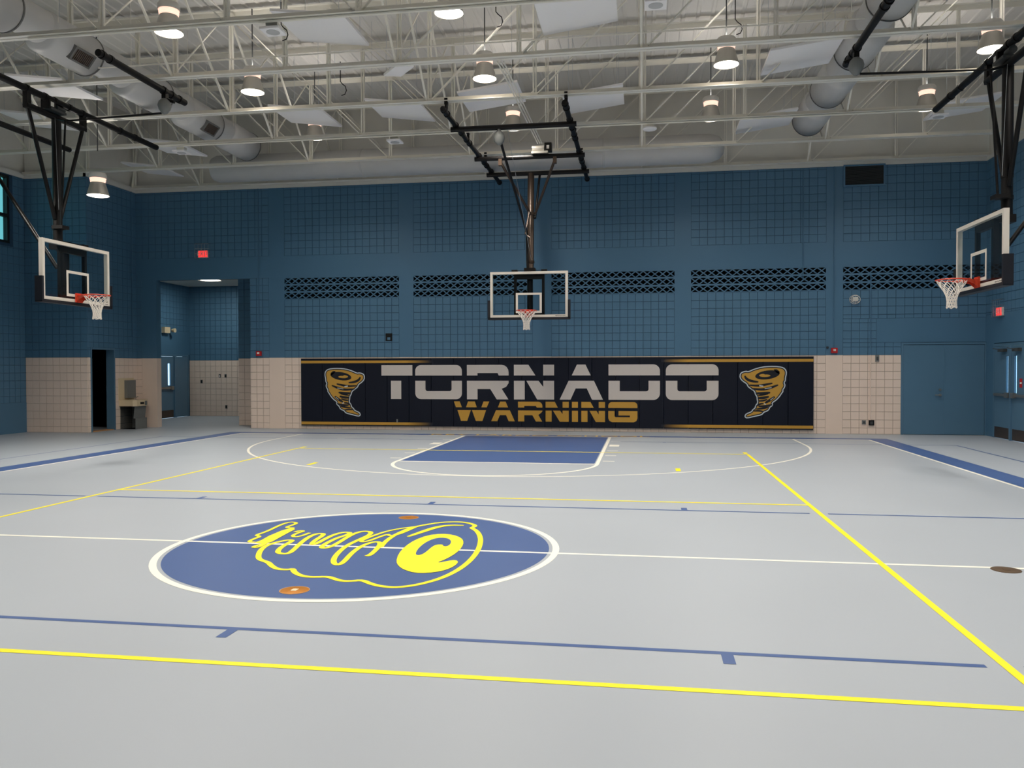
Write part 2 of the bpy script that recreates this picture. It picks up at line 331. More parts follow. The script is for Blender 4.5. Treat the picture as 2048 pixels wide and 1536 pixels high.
for v in tm.vertices: v.co.x *= sc; v.co.y *= .9
to = bpy.data.objects.new('floor_lettering', tm); COL.objects.link(to); to.parent = floor; to.location = (0, 12.985, .0022); to['label'] = 'yellow school name lettering on the baseline band'

# ------------------------------------------------------------------ walls
BW = .2032; ZC = 1.985; BD = .012
_bm_cache = {}
def block_mesh(w, h):
    k = (round(w, 4), round(h, 4))
    if k not in _bm_cache:
        g = .003; b = .003; a, c = w / 2 - g, h / 2 - g
        v = [(-a, -c, 0), (a, -c, 0), (a, c, 0), (-a, c, 0), (-a + b, -c + b, BD), (a - b, -c + b, BD), (a - b, c - b, BD), (-a + b, c - b, BD)]
        _bm_cache[k] = (v, [(4, 5, 6, 7), (0, 1, 5, 4), (1, 2, 6, 5), (2, 3, 7, 6), (3, 0, 4, 7)], {})
    return _bm_cache[k]
def block_wall(wall, O, U, N, rects, nobj, skip=(), beige=True, prefer=None):
    """rects (u0,u1,z0,z1); blocks lie on the plane through O along U with outward normal N"""
    O = Vector((O[0], O[1], 0)); U = Vector((U[0], U[1], 0)); N = Vector((N[0], N[1], 0)); Zv = Vector((0, 0, 1))
    B = []
    for (u0, u1, z0, z1) in rects:
        nc = max(1, round((u1 - u0) / BW)); cw = (u1 - u0) / nc
        k = math.floor((z0 - ZC) / BW + 1e-6)
        while ZC + k * BW < z1 - .02:
            a, c = max(z0, ZC + k * BW), min(z1, ZC + (k + 1) * BW); k += 1
            if c - a < .03: continue
            for i in range(nc):
                uc = u0 + (i + .5) * cw; zc = (a + c) / 2
                if any(s[0] - cw * .4 < uc < s[1] + cw * .4 and s[2] - .08 < zc < s[3] + .08 for s in skip): continue
                p = O + U * uc + Zv * zc
                hid = prefer(p) if prefer else 0
                B.append((hid, (p - CAMP).dot(_w), p, cw, c - a))
    B.sort(key=lambda t: (t[0], t[1]))
    R = Matrix((U, Zv, N)).transposed()
    rest = MB()
    for i, (hid, dep, p, w, h) in enumerate(B):
        v, f, cache = block_mesh(w, h)
        bg = beige and p.z < ZC
        if i < nobj and not hid:
            if bg not in cache:
                me = bpy.data.meshes.new('block'); me.from_pydata(v, [], f); me.materials.append(BEIGE if bg else BLUE); me.update(); cache[bg] = me
            o = bpy.data.objects.new('block', cache[bg]); COL.objects.link(o); o.parent = wall
            o.matrix_local = Matrix.Translation(p) @ R.to_4x4()
        else:
            n = len(rest.v); rest.v += [tuple(p + R @ Vector(q)) for q in v]
            for q in f: rest.f.append(tuple(n + j for j in q)); rest.m.append(1 if bg else 0); rest.sm.append(False)
    if rest.v: part(rest, 'blockwork', [BLUE, BEIGE], wall, 'painted concrete blocks of the wall', 'stuff', fix=False)
def smooth_piece(wall, name, x0, x1, y0, y1, z0, z1, beige=True, label=None):
    b = MB()
    if beige and z0 < ZC:
        b.cur = 1; b.box(x0, x1, y0, y1, z0, min(ZC, z1)); b.cur = 0
        if z1 > ZC: b.box(x0, x1, y0, y1, ZC, z1)
    else: b.box(x0, x1, y0, y1, z0, z1)
    return part(b, name, [BLUE_S, BEIGE_S], wall, label)
BJ = [BLUE_J, BEIGE_J, WHITEW]
# back wall backing with the lobby opening and the screen-block slots left open
ZL0, ZL1, ZB = ZC + 8 * BW, ZC + 11 * BW, ZC + 14 * BW      # screen rows, top of the smooth band
bays = [(-7.31, -4.0), (-3.59, -.32), (.186, 3.39), (3.81, 7.14), (7.55, 10.9)]
mb = MB(); y0, y1 = YB, YB + .2
def wb(x0, x1, z0, z1):
    if z0 < ZC:
        mb.cur = 1; mb.box(x0, x1, y0, y1, z0, min(z1, ZC)); mb.cur = 0
        if z1 > ZC: mb.box(x0, x1, y0, y1, ZC, z1)
    else: mb.box(x0, x1, y0, y1, z0, z1)
OPX0, OPX1, OPZ = -11.2, -8.34, 4.215
wb(XL - .2, OPX0 - .02, 0, ZW); wb(OPX0 - .02, OPX1, OPZ + .01, ZW); wb(OPX1, -7.31, 0, ZW)
for i, (a, c) in enumerate(bays):
    wb(a, c, 0, ZL0); wb(a, c, ZL1, ZW)
    if i < 4: wb(c, bays[i + 1][0], 0, ZW)
wb(10.9, XR + .2, 0, ZW)
mb.cur = 2; mb.box(XL - .2, XR + .2, YB + .04, y1, ZW, ZR)
wall_back = struct(mb, 'wall_back', BJ)
yf = YB - BD
for a, c in ((-7.77, -7.31), (-4.0, -3.59), (-.32, .186), (3.39, 3.81), (7.14, 7.55)):
    smooth_piece(wall_back, 'pilaster', a, c, yf, YB, 0, ZL1, label='smooth painted concrete pilaster')
    smooth_piece(wall_back, 'upper_pilaster', a, c, yf, YB, ZB, ZW)
smooth_piece(wall_back, 'band_beam', OPX1, XR, yf - .002, YB, ZL1, ZB, label='smooth blue concrete band beam above the screen blocks')
smooth_piece(wall_back, 'lintel', AX, OPX1, yf - .002, YB, OPZ, ZB, label='smooth blue lintel over the lobby opening')
smooth_piece(wall_back, 'jamb_pier', -11.66, OPX0, yf, YB + .2, 0, OPZ, label='smooth two tone pier beside the lobby opening')
smooth_piece(wall_back, 'door_lintel', 8.35, XR, yf - .002, YB, 2.30, 2.90, label='smooth blue lintel over the double door')
b = MB(); b.box(AX, XR, yf - .02, YB + .05, ZW, ZW + .13); part(b, 'wall_cap', WHITEW, wall_back, 'white painted top course of the wall')
def hid_back(p):
    return (-6.85 < p.x < 6.88 and .08 < p.z < 1.95) or (p.x > 8.95 and p.z < 2.3) or p.x < AX
rects = []
for i, (a, c) in enumerate(bays):
    if i < 4: rects += [(a, c, 0, ZL0), (a, c, ZB, ZW)]
    else: rects += [(a, 8.95, 0, 2.30), (a, 8.35, 2.30, 2.90), (a, XR, 2.90, ZL0), (a, XR, ZB, ZW)]
rects += [(OPX1, -7.77, 0, ZL1), (AX, -7.77, ZB, ZW), (-11.83, -11.66, 0, OPZ)]
block_wall(wall_back, (0, YB), (1, 0), (0, -1), rects, 300, prefer=hid_back)
# pierced screen blocks, each one a part, near black box behind stands in for the dark room beyond
def screen_mesh(w):
    b = MB(); h = BW; a, c = w / 2, h / 2; d0, d1 = -BD, .07
    b.box(-a, a, d0, d1, c - .022, c); b.box(-a, a, d0, d1, -c, -c + .022)
    for s in (1, -1):
        p = [(-a, -s * (c - .022)), (a, s * (c - .022))]
        dx, dz = p[1][0] - p[0][0], p[1][1] - p[0][1]; L = math.hypot(dx, dz); nx, nz = -dz / L * .013, dx / L * .013
        q = [(p[0][0] + nx, p[0][1] + nz), (p[0][0] - nx, p[0][1] - nz), (p[1][0] - nx, p[1][1] - nz), (p[1][0] + nx, p[1][1] + nz)]
        b.prism(q, lambda x, z, t, s=s: (x, d1 - .001 * s - t, z), d1 - d0 - .002)
    return b.mesh('screen_block', BLUE_S)
for a, c in bays:
    n = round((c - a) / BW); w = (c - a) / n; me = screen_mesh(w)
    for i in range(n):
        for k in range(3):
            o = bpy.data.objects.new('screen_block', me); COL.objects.link(o); o.parent = wall_back; o.location = (a + (i + .5) * w, YB, ZL0 + (k + .5) * BW)
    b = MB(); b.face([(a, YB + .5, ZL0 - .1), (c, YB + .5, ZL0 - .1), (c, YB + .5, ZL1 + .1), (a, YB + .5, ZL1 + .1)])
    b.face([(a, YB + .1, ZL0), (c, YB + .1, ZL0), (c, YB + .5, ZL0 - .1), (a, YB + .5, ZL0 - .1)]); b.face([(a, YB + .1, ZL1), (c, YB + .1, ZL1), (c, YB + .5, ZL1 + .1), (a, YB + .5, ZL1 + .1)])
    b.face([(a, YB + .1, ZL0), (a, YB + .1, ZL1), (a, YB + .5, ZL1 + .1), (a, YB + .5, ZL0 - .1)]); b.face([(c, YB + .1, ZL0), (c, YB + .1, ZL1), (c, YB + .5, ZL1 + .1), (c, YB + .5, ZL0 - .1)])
    part(b, 'screen_dark_box', DARK, wall_back, fix=False)
# right wall
mb = MB(); mb.box(XR, XR + .2, YF, 12.05, 0, ZW); mb.box(XR, XR + .2, 12.05, 13.9, 2.17, ZW); mb.box(XR, XR + .2, 13.9, YB, 0, ZW); mb.cur = 1; mb.box(XR + .04, XR + .2, YF, YB, ZW, ZR)
wall_right = struct(mb, 'wall_right', [BLUE_J, WHITEW])
block_wall(wall_right, (XR, 0), (0, 1), (-1, 0), [(9.0, YB, 2.95, ZW), (9.0, 12.2, 0, 2.95)], 220, beige=False, prefer=lambda p: p.y < 10.6)
b = MB(); b.box(XR - BD, XR, 12.2, YB, 2.25, 2.95); b.box(XR - BD, XR, 13.98, YB, 0, 2.25); b.box(XR - BD, XR, YF, 9.0, 0, ZW); part(b, 'smooth_wall', BLUE_S, wall_right, 'smooth blue wall surface')
b = MB(); b.box(XR - .03, XR + .05, YF, YB - .04, ZW, ZW + .13); part(b, 'wall_cap', WHITEW, wall_right)
# left wall with its window opening
WY0, WY1, WZ0, WZ1 = 3.0, 11.86, 4.94, 6.70
mb = MB(); x0, x1 = XL - .2, XL
mb.box(x0, x1, YF, WY0, 0, ZW); mb.box(x0, x1, WY0, WY1, 0, WZ0); mb.box(x0, x1, WY0, WY1, WZ1, ZW); mb.box(x0, x1, WY1, YB, 0, ZW)
mb.cur = 1; mb.box(x0, x1 - .04, YF, YB, ZW, ZR)
wall_left = struct(mb, 'wall_left', [BLUE_J, WHITEW])
block_wall(wall_left, (XL, 0), (0, 1), (1, 0), [(10.2, AY - .02, .8, 4.86), (11.95, AY - .02, 4.86, ZW)], 60, beige=False, prefer=lambda p: p.y < 11.3)
b = MB(); b.box(XL, XL + BD, YF, 10.2, 0, 4.86); b.box(XL, XL + BD, 10.2, AY, 0, .8); part(b, 'smooth_wall', BLUE_S, wall_left, 'smooth blue wall surface')
b = MB(); b.box(XL - .05, XL + .05, YF, AY, ZW, ZW + .13); part(b, 'wall_cap', WHITEW, wall_left)
b = MB(); b.box(XL - .2, XR + .2, YF - .2, YF, 0, ZR); wall_front = struct(b, 'wall_front', BLUE_S)
# window in the left wall
b = MB(); fx0, fx1 = XL - .14, XL - .02; t = .07
zm = 5.66
b.box(fx0, fx1, WY0, WY1, WZ0, WZ0 + t); b.box(fx0, fx1, WY0, WY1, WZ1 - t, WZ1); b.box(fx0, fx1, WY0, WY0 + t, WZ0 + t, WZ1 - t); b.box(fx0, fx1, WY1 - t, WY1, WZ0 + t, WZ1 - t)
b.box(fx0, fx1, WY0 + t, WY1 - t, zm - .04, zm + .04)
for yy in (4.3, 5.4, 6.45, 7.5, 8.6, 9.65, 10.75): b.box(fx0, fx1, yy - .03, yy + .03, WZ0 + t, WZ1 - t)
window_1 = struct(b, 'window_1', FRAMEB)
for ya, yc in ((WY0 + t, 4.27), (4.33, 5.37), (5.43, 6.42), (6.48, 7.47), (7.53, 8.57), (8.63, 9.62), (9.68, 10.72), (10.78, WY1 - t)):
    for za, zc in ((WZ0 + t, zm - .04), (zm + .04, WZ1 - t)):
        b = MB(); b.box(XL - .09, XL - .08, ya, yc, za, zc); part(b, 'pane', GLASS_W, window_1)
b = MB(); b.box(-60, 60, -60, 60, -.4, -.25); ground = struct(b, 'ground_outside', GROUND)
# alcove block: face towards the camera, side towards the hall (with a door)
DY0, DY1, DZ = 12.50, 13.42, 2.20
mb = MB()
mb.cur = 1; mb.box(XL, AX - .0, AY, AY + .15, 0, ZC); mb.cur = 0; mb.box(XL, AX, AY, AY + .15, ZC, ZW); mb.cur = 2; mb.box(XL, AX, AY + .03, AY + .15, ZW, ZR)
wall_af = struct(mb, 'wall_alcove_front', BJ)
block_wall(wall_af, (0, AY), (1, 0), (0, -1), [(XL, AX + .0, 0, ZW)], 300)
b = MB(); b.box(XL, AX + .03, AY - .05, AY + .03, ZW, ZW + .13); part(b, 'wall_cap', WHITEW, wall_af)
mb = MB()
def wa(a, c, z0, z1):
    if z0 < ZC:
        mb.cur = 1; mb.box(AX - .2, AX, a, c, z0, min(ZC, z1)); mb.cur = 0
        if z1 > ZC: mb.box(AX - .2, AX, a, c, ZC, z1)
    else: mb.box(AX - .2, AX, a, c, z0, z1)
wa(AY + .15, DY0 - .05, 0, ZW); wa(DY0 - .05, DY1 + .05, DZ + .05, ZW); wa(DY1 + .05, YB, 0, ZW); mb.cur = 2; mb.box(AX - .2, AX - .04, AY + .15, YB, ZW, ZR)
wall_as = struct(mb, 'wall_alcove_side', BJ)
block_wall(wall_as, (AX, 0), (0, 1), (1, 0), [(AY, DY0 - .05, 0, DZ + .05), (DY1 + .05, YB - BD, 0, DZ + .05), (AY, YB - BD, DZ + .05, ZW)], 300)
b = MB(); b.box(AX - .05, AX + .05, AY - .05, YB - .04, ZW, ZW + .13); part(b, 'wall_cap', WHITEW, wall_as)
# its door: a blue steel frame, open to a dark store room
b = MB(); f = .05
b.box(AX - .22, AX + .02, DY0 - .05, DY0, 0, DZ + .05); b.box(AX - .22, AX + .02, DY1, DY1 + .05, 0, DZ + .05); b.box(AX - .22, AX + .03, DY0, DY1, DZ, DZ + .05)
door_1 = struct(b, 'door_1', DBLUE)
b = MB(); b.box(AX - .22, AX, DY0, DY1, 0, .02); part(b, 'threshold', WOOD, door_1, 'wooden threshold strip')
b = MB(); b.box(AX - 1.1, AX - .22, DY0, DY0 + .05, .01, DZ - .01); lf = part(b, 'door_leaf', DBLUE, door_1, 'blue door leaf standing open')
b = MB(); b.tube([(AX - 1.02, DY0 + .05, 1.0), (AX - 1.02, DY0 + .12, 1.0), (AX - .9, DY0 + .12, 1.0)], .012, 8); part(b, 'handle', STAIN, lf)
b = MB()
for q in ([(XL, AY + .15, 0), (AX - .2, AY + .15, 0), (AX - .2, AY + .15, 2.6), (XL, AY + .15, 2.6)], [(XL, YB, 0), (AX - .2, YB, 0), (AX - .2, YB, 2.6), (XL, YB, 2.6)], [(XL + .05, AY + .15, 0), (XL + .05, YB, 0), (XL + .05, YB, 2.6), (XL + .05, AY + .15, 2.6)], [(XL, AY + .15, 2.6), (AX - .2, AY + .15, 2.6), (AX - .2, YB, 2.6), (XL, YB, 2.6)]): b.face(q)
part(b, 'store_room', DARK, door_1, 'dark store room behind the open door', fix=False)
# lobby behind the opening
LZ = 4.62; LX = -13.47; LY = 20.1
mb = MB()
def w2(x0, x1, y0, y1, z0, z1, bz=True):
    if bz and z0 < ZC:
        mb.cur = 1; mb.box(x0, x1, y0, y1, z0, ZC); mb.cur = 0; mb.box(x0, x1, y0, y1, ZC, z1)
    else: mb.cur = 0; mb.box(x0, x1, y0, y1, z0, z1)
w2(LX, -7.5, LY, LY + .2, 0, LZ)
wall_lb = struct(mb, 'wall_lobby_back', BJ)
block_wall(wall_lb, (0, LY), (1, 0), (0, -1), [(LX, -9.0, 0, LZ)], 200, prefer=lambda p: p.x > -11.2)
mb = MB(); w2(LX - .2, LX, YB + .2, 17.5, 0, LZ, False); w2(LX - .2, LX, 17.5, 19.96, 2.12, LZ, False); w2(LX - .2, LX, 19.96, LY, 0, LZ, False); wall_ll = struct(mb, 'wall_lobby_left', BJ)
block_wall(wall_ll, (LX, 0), (0, 1), (1, 0), [(17.2, LY, 3.0, LZ)], 120, beige=False)
b = MB(); b.box(LX, LX + BD, 17.2, LY, 2.18, 3.0); b.box(LX, LX + BD, YB + .2, 17.2, 0, LZ); part(b, 'smooth_wall', BLUE_S, wall_ll, 'smooth blue wall surface')
PX, PY = -9.27, 15.6
mb = MB(); w2(PX, -7.5, PY, PY + .25, 0, LZ); w2(-7.7, -7.5, YB + .2, PY, 0, LZ); wall_lr = struct(mb, 'wall_lobby_right', BJ)
block_wall(wall_lr, (0, PY), (1, 0), (0, -1), [(PX, -7.7, 0, LZ)], 120, prefer=lambda p: p.x > -8.5)
b = MB(); b.box(LX - .2, -7.5, YB + .2, LY + .2, LZ, LZ + .1); struct(b, 'ceiling_lobby', WHITEW)
b = MB(); b.box(-7.7, -7.5, PY + .25, LY, 0, LZ); struct(b, 'wall_lobby_far_right', BLUE_S)
# ceiling: ribbed roof deck
mb = MB(); x = XL - .2; prof = []
while x < XR + .2:
    prof += [(x, ZR), (x + .10, ZR), (x + .125, ZR - .018), (x + .175, ZR - .018), (x + .2, ZR)]; x += .3
for i in range(len(prof) - 1):
    a, c = prof[i], prof[i + 1]
    if c[0] - a[0] > 1e-6: mb.face([(a[0], YF, a[1]), (a[0], YB + .2, a[1]), (c[0], YB + .2, c[1]), (c[0], YF, c[1])])
mb.box(XL - .3, XR + .3, YF - .3, YB + .3, ZR + .03, ZR + .15)
ceiling = struct(mb, 'ceiling', DECK, fix=False)

# ------------------------------------------------------------------ doors
def leaf(parent, x0, x1, axis, at, z1, side, handle=None, bar=None, kick=None, glassr=None):
    """a door leaf; axis 'x' lies along x on plane y=at, axis 'y' along y on plane x=at; side = direction into the room"""
    t = .04
    def bx(b, a, c, d0, d1, z0, z2):
        d = sorted((at + side * d0, at + side * d1))
        if axis == 'x': b.box(a, c, d[0], d[1], z0, z2)
        else: b.box(d[0], d[1], a, c, z0, z2)
    b = MB()
    if glassr:
        g0, g1, gz0, gz1 = glassr
        bx(b, x0, g0, 0, t, .01, z1); bx(b, g1, x1, 0, t, .01, z1); bx(b, g0, g1, 0, t, .01, gz0); bx(b, g0, g1, 0, t, gz1, z1)
    else: bx(b, x0, x1, 0, t, .01, z1)
    o = part(b, 'door_leaf', DBLUE, parent)
    if glassr:
        b = MB(); bx(b, g0, g1, .015, .02, gz0, gz1); part(b, 'vision_pane', GLASS_D, o, 'narrow vision pane')
    if bar:
        b = MB(); bx(b, x0 + .06, x1 - .06, t, t + .05, 1.0, 1.06); bx(b, bar - .08, bar + .08, t, t + .07, .97, 1.09); part(b, 'panic_bar', STAIN, o, 'stainless panic bar')
    if kick:
        b = MB(); bx(b, x0 + .03, x1 - .03, t, t + .004, .02, .27); part(b, 'kick_plate', BRONZE, o, 'dark kick plate')
    return o
b = MB(); d0, d1, dz = 8.98, 10.86, 2.24
b.box(d0 - .05, d0, YB - .05, YB + .02, 0, dz + .05); b.box(d1, d1 + .03, YB - .05, YB + .02, 0, dz + .05); b.box(d0, d1, YB - .05, YB + .02, dz, dz + .05)
door_2 = struct(b, 'door_2', DBLUE)
m_ = 9.93
l1 = leaf(door_2, d0 + .005, m_ - .003, 'x', YB, dz - .01, -1); leaf(door_2, m_ + .003, d1 - .005, 'x', YB, dz - .01, -1)
b = MB(); b.tube([(m_ - .09, YB - .04, .99), (m_ - .09, YB - .1, .99), (m_ - .22, YB - .1, .99)], .013, 8); b.lathe((m_ - .09, YB - .06, .99), [(0, 0), (.035, 0), (.035, .025)], 12, 'y'); part(b, 'handle', STAIN, l1, 'stainless lever handle')
b = MB(); b.lathe((m_ - .09, YB - .05, 1.12), [(0, -.01), (.03, -.01), (.03, .01)], 12, 'y'); part(b, 'lock_cylinder', STAIN, l1)
b = MB(); b.box(m_ - .004, m_ + .03, YB - .048, YB - .04, .01, dz - .01); part(b, 'astragal', DBLUE, l1)
# exit doors in the right wall
b = MB(); e0, e1, ez = 12.05, 13.9, 2.17
b.box(XR - .04, XR, e1, e1 + .06, 0, ez + .06); b.box(XR - .04, XR, e0 - .06, e0, 0, ez + .06); b.box(XR - .04, XR, e0, e1, ez, ez + .06); b.box(XR - .07, XR, 12.94, 13.02, 0, ez)
door_3 = struct(b, 'door_3', DBLUE)
q1 = leaf(door_3, 13.03, e1 - .01, 'y', XR, ez - .01, -1, bar=13.12, kick=True, glassr=(13.14, 13.25, 1.08, 1.93)); q2 = leaf(door_3, e0 + .01, 12.93, 'y', XR, ez - .01, -1, bar=12.8, kick=True, glassr=(12.70, 12.82, 1.08, 1.93))
for q, yy in ((q1, 13.35), (q2, 12.6)):
    b = MB(); b.box(XR - .13, XR - .04, yy - .15, yy + .15, 2.03, 2.1); b.bar((XR - .1, yy, 2.07), (XR - .25, yy + .1, 2.11), .02, .015); part(b, 'door_closer', DARKG, q, 'dark door closer')
b = MB(); b.box(XR - .045, XR - .04, 12.42, 12.55, 1.22, 1.42); sg_ = part(b, 'notice', RED, q2, 'small red notice')
b = MB(); b.box(XR - .0465, XR - .045, 12.44, 12.53, 1.3, 1.34); part(b, 'notice_print', WHITEP, sg_)
# lobby exit doors on the lobby's left wall
b = MB(); g0, g1, gz = 17.55, 19.9, 2.12
b.box(LX, LX + .05, g0 - .05, g0, 0, gz + .06); b.box(LX, LX + .05, g1, g1 + .06, 0, gz + .06); b.box(LX, LX + .05, g0, g1, gz, gz + .06); b.box(LX, LX + .08, 19.02, 19.14, 0, gz)
door_4 = struct(b, 'door_4', DBLUE)
r1 = leaf(door_4, g0 + .01, 19.01, 'y', LX, gz - .01, 1, bar=18.85, kick=True, glassr=(18.66, 18.82, 1.12, 1.87)); r2 = leaf(door_4, 19.15, g1 - .01, 'y', LX, gz - .01, 1)
# ------------------------------------------------------------------ roof trusses
ORD = ['nearest the camera', 'second from the camera', 'third from the camera', 'fourth from the camera', 'fifth from the camera', 'farthest, set against the back wall']
TY = [4.2 + 2.02 * k for k in range(6)]
PXS = [-1.49 + 2.045 * k for k in range(-5, 6)]
ZT0, ZT1 = 6.8, 8.72
for k, y in enumerate(TY):
    y = min(y, YB - .2)
    t = thing('roof_truss', 'white steel roof truss, ' + ORD[k], 'truss', (-1.49, y, ZT0), 'steel roof trusses')
    xa, xc = (AX + .05 if y > AY else XL + .03), XR - .03
    b = MB()
    for s in (1, -1):
        b.box(xa, xc, *sorted((y + s * .01, y + s * .018)), ZT0, ZT0 + .085); b.box(xa, xc, *sorted((y + s * .018, y + s * .085)), ZT0, ZT0 + .009)
    part(b, 'bottom_chord', STEEL, t)
    b = MB()
    for s in (1, -1):
        b.box(xa, xc, *sorted((y + s * .01, y + s * .018)), ZT1, ZT1 + .1); b.box(xa, xc, *sorted((y + s * .018, y + s * .09)), ZT1 + .091, ZT1 + .1)
    part(b, 'top_chord', STEEL, t)
    vm = None
    for x in PXS:
        if x < xa: continue
        b = MB()
        for s in (1, -1): b.box(*sorted((x + s * .008, x + s * .036)), y - .012 + s * .012, y + .034 + s * .012, ZT0 + .02, ZT1 + .05)
        part(b, 'vertical_web', STEEL, t)
    pts = [p for p in PXS if p > xa]
    left = [xa + .25] + [p for p in pts if p <= -1.4]; right = [p for p in pts if p >= -1.6] + [xc - .25]
    for i in range(len(left) - 1): part(MB().bar((left[i] + .05, y - .03, ZT1 + .04), (left[i + 1] - .06, y - .03, ZT0 + .05), .02, .062, (0, 1, 0)), 'diagonal_web', STEEL, t)
    for i in range(len(right) - 1): part(MB().bar((right[i] + .06, y - .03, ZT0 + .05), (right[i + 1] - .05, y - .03, ZT1 + .04), .02, .062, (0, 1, 0)), 'diagonal_web', STEEL, t)
    if k:
        yp = TY[k - 1]
        for x in (-9.67, -5.58, -1.49, 2.6, 6.69):
            if x < xa: continue
            part(MB().bar((x - .05, y - .03, ZT0 + .04), (x - .05, yp + .03, ZT1 + .03), .035, .035), 'cross_brace', STEEL, t)
            part(MB().bar((x - .09, yp + .03, ZT0 + .04), (x - .09, y - .03, ZT1 + .03), .022, .022), 'cross_brace', STEEL, t)
# ------------------------------------------------------------------ conduits and small services on the trusses
single(MB().tube([(-7.0, 6.12, 7.03), (5.95, 6.12, 7.03)], .014, 8), 'conduit_pipe', STEEL, 'thin white conduit running just above the second truss chord', 'pipe', (0, 6.12, 7.03))
single(MB().tube([(-6.8, 4.17, 6.775), (8.9, 4.17, 6.775)], .018, 8), 'conduit_pipe', STEEL, 'white conduit clipped under the nearest truss chord', 'pipe', (0, 4.17, 6.775))
single(MB().tube([(-7.8, 10.22, 6.775), (8.2, 10.22, 6.775)], .018, 8), 'conduit_pipe', STEEL, 'white conduit clipped under the fourth truss chord', 'pipe', (0, 10.22, 6.775))
cb = thing('conduit_bundle', 'three parallel white conduits running back to the hoist motor', 'pipe', (.25, 6.2, 6.75))
for d in (-.05, 0, .05): part(MB().tube([(.24 + d, 6.28, 6.765), (.27 + d, 11.3, 6.765)], .013, 8), 'conduit', STEEL, cb)
single(MB().tube([(-5.9, 13.3, 6.95), (-5.75, 13.55, 7.08), (-.6, 13.6, 7.1)], .022, 8), 'conduit_pipe', STEEL, 'white pipe behind the fifth truss, left of the centre hoop', 'pipe', (-5, 13.4, 7))
def speaker(x, y, label, rnd=False):
    t = thing('ceiling_speaker', label, 'speaker', (x, y, 6.7), 'speakers under the trusses')
    part(MB().box(x - .09, x + .09, y - .06, y + .06, 6.70, 6.79), 'mount_box', STEEL, t)
    b = MB()
    if rnd: b.lathe((x, y, 6.66), [(0, 0), (.13, 0), (.145, .012), (.14, .04), (0, .04)], 24)
    else: b.box(x - .15, x + .15, y - .15, y + .15, 6.665, 6.70)
    p = part(b, 'baffle', PANEL, t)
    if not rnd: part(MB().lathe((x, y, 6.660), [(0, 0), (.1, 0), (.1, .006)], 20), 'grille', DUCT, p)
speaker(-2.85, 4.3, 'white square speaker under the nearest truss, left of centre'); speaker(2.75, 4.3, 'white square speaker under the nearest truss at the top edge')
speaker(-2.83, 10.35, 'white square speaker under the fourth truss, left of the centre hoop'); speaker(2.72, 10.28, 'round white speaker under the fourth truss, right of the centre hoop', True)
speaker(8.4, 10.35, 'white square speaker under the fourth truss near the right hoop'); speaker(-7.95, 10.4, 'white square speaker under the fourth truss beside the left duct')
def loop(x, y, z, label, s=1):
    single(MB().tube([(x, y, z + .5), (x, y, z + .12), (x + s * .04, y, z + .07), (x + s * .10, y, z + .02), (x + s * .12, y, z - .06), (x + s * .09, y, z - .13), (x + s * .02, y, z - .15)], .009, 6), 'hanging_cable', BLACK, label, 'cable', (x, y, z), 'loose cable tails in the roof')
loop(-3.45, 5.9, 7.35, 'black cable tail left of the square speaker on the near truss'); loop(-3.2, 8.0, 7.1, 'black cable tail hanging by the third truss on the left')
loop(.05, 6.9, 7.75, 'black cable tail above the middle lamp'); loop(4.2, 7.9, 7.75, 'black cable tail above the lamp right of centre')
# ------------------------------------------------------------------ ducts
def duct_y(x, label, rings):
    zc, r = 7.36, .36
    t = thing('air_duct', label, 'duct', (x, rings[0], 7.0), 'round ventilation ducts')
    part(MB().tube([(x, -6, zc + .06), (x, 12.3, zc + .06)], r - .07, 32), 'duct_run', DUCT, t)
    for i, yr in enumerate(rings):
        y0 = yr - 1.15
        p = part(MB().lathe((x, 0, zc), [(.12, y0 - .16), (r - .05, y0 - .06), (r, y0), (r, yr - .02), (r - .06, yr + .05), (r - .07, yr + .05)], 36, 'y'), 'duct_section', DUCT, t)
        part(MB().lathe((x, 0, zc), [(r + .008, yr - .05), (r + .008, yr - .02), (r, yr - .015), (r, yr - .055)], 36, 'y'), 'joint_ring', DUCTJ, p)
        if x > 0 or i not in (1, 3): continue
        s = 1 if x < 0 else -1
        b = MB(); a = math.radians(-38)
        cx, cz = x + s * math.cos(a) * (r + .02), zc + math.sin(a) * (r + .02)
        nx, nz = s * math.cos(a), math.sin(a); tx, tz = -nz * s, nx * s
        yc = yr - .55
        def P(u, v, d): return (cx + tx * u + nx * d, yc + v, cz + tz * u + nz * d)
        for u0, u1, v0, v1 in ((-.13, .13, -.26, -.22), (-.13, .13, .22, .26), (-.13, -.10, -.22, .22), (.10, .13, -.22, .22)):
            b.prism([(u0, v0), (u1, v0), (u1, v1), (u0, v1)], lambda u, v, h: P(u, v, h - .06), .085)
        g = part(b, 'grille_frame', DUCTJ, p)
        b = MB()
        for q in range(11): b.prism([(-.10, -.21 + q * .04), (.10, -.21 + q * .04), (.10, -.19 + q * .04), (-.10, -.19 + q * .04)], lambda u, v, h: P(u, v, h - .02), .035)
        b.prism([(-.10, -.22), (.10, -.22), (.10, .22), (-.10, .22)], lambda u, v, h: P(u, v, h - .06), .02)
        part(b, 'grille', GRILLE, p, 'brown louvred air grille')
    for y in (5.2, 7.2, 9.2, 11.2):
        for s in (-1, 1): part(MB().tube([(x + s * .34, y, zc + .1), (x + s * .34, y, ZR - .02)], .006, 6), 'hanger_rod', STEEL, t)
    return t
duct_y(-7.42, 'long grey round duct running away along the left of the roof', [4.45, 6.4, 8.65, 10.75, 12.6])
duct_y(6.34, 'long grey round duct running away along the right of the roof', [6.25, 8.4, 10.55, 12.6])
t = thing('air_duct', 'grey round duct running crosswise along the top of the back wall', 'duct', (-1.5, 13.35, 6.8), 'round ventilation ducts')
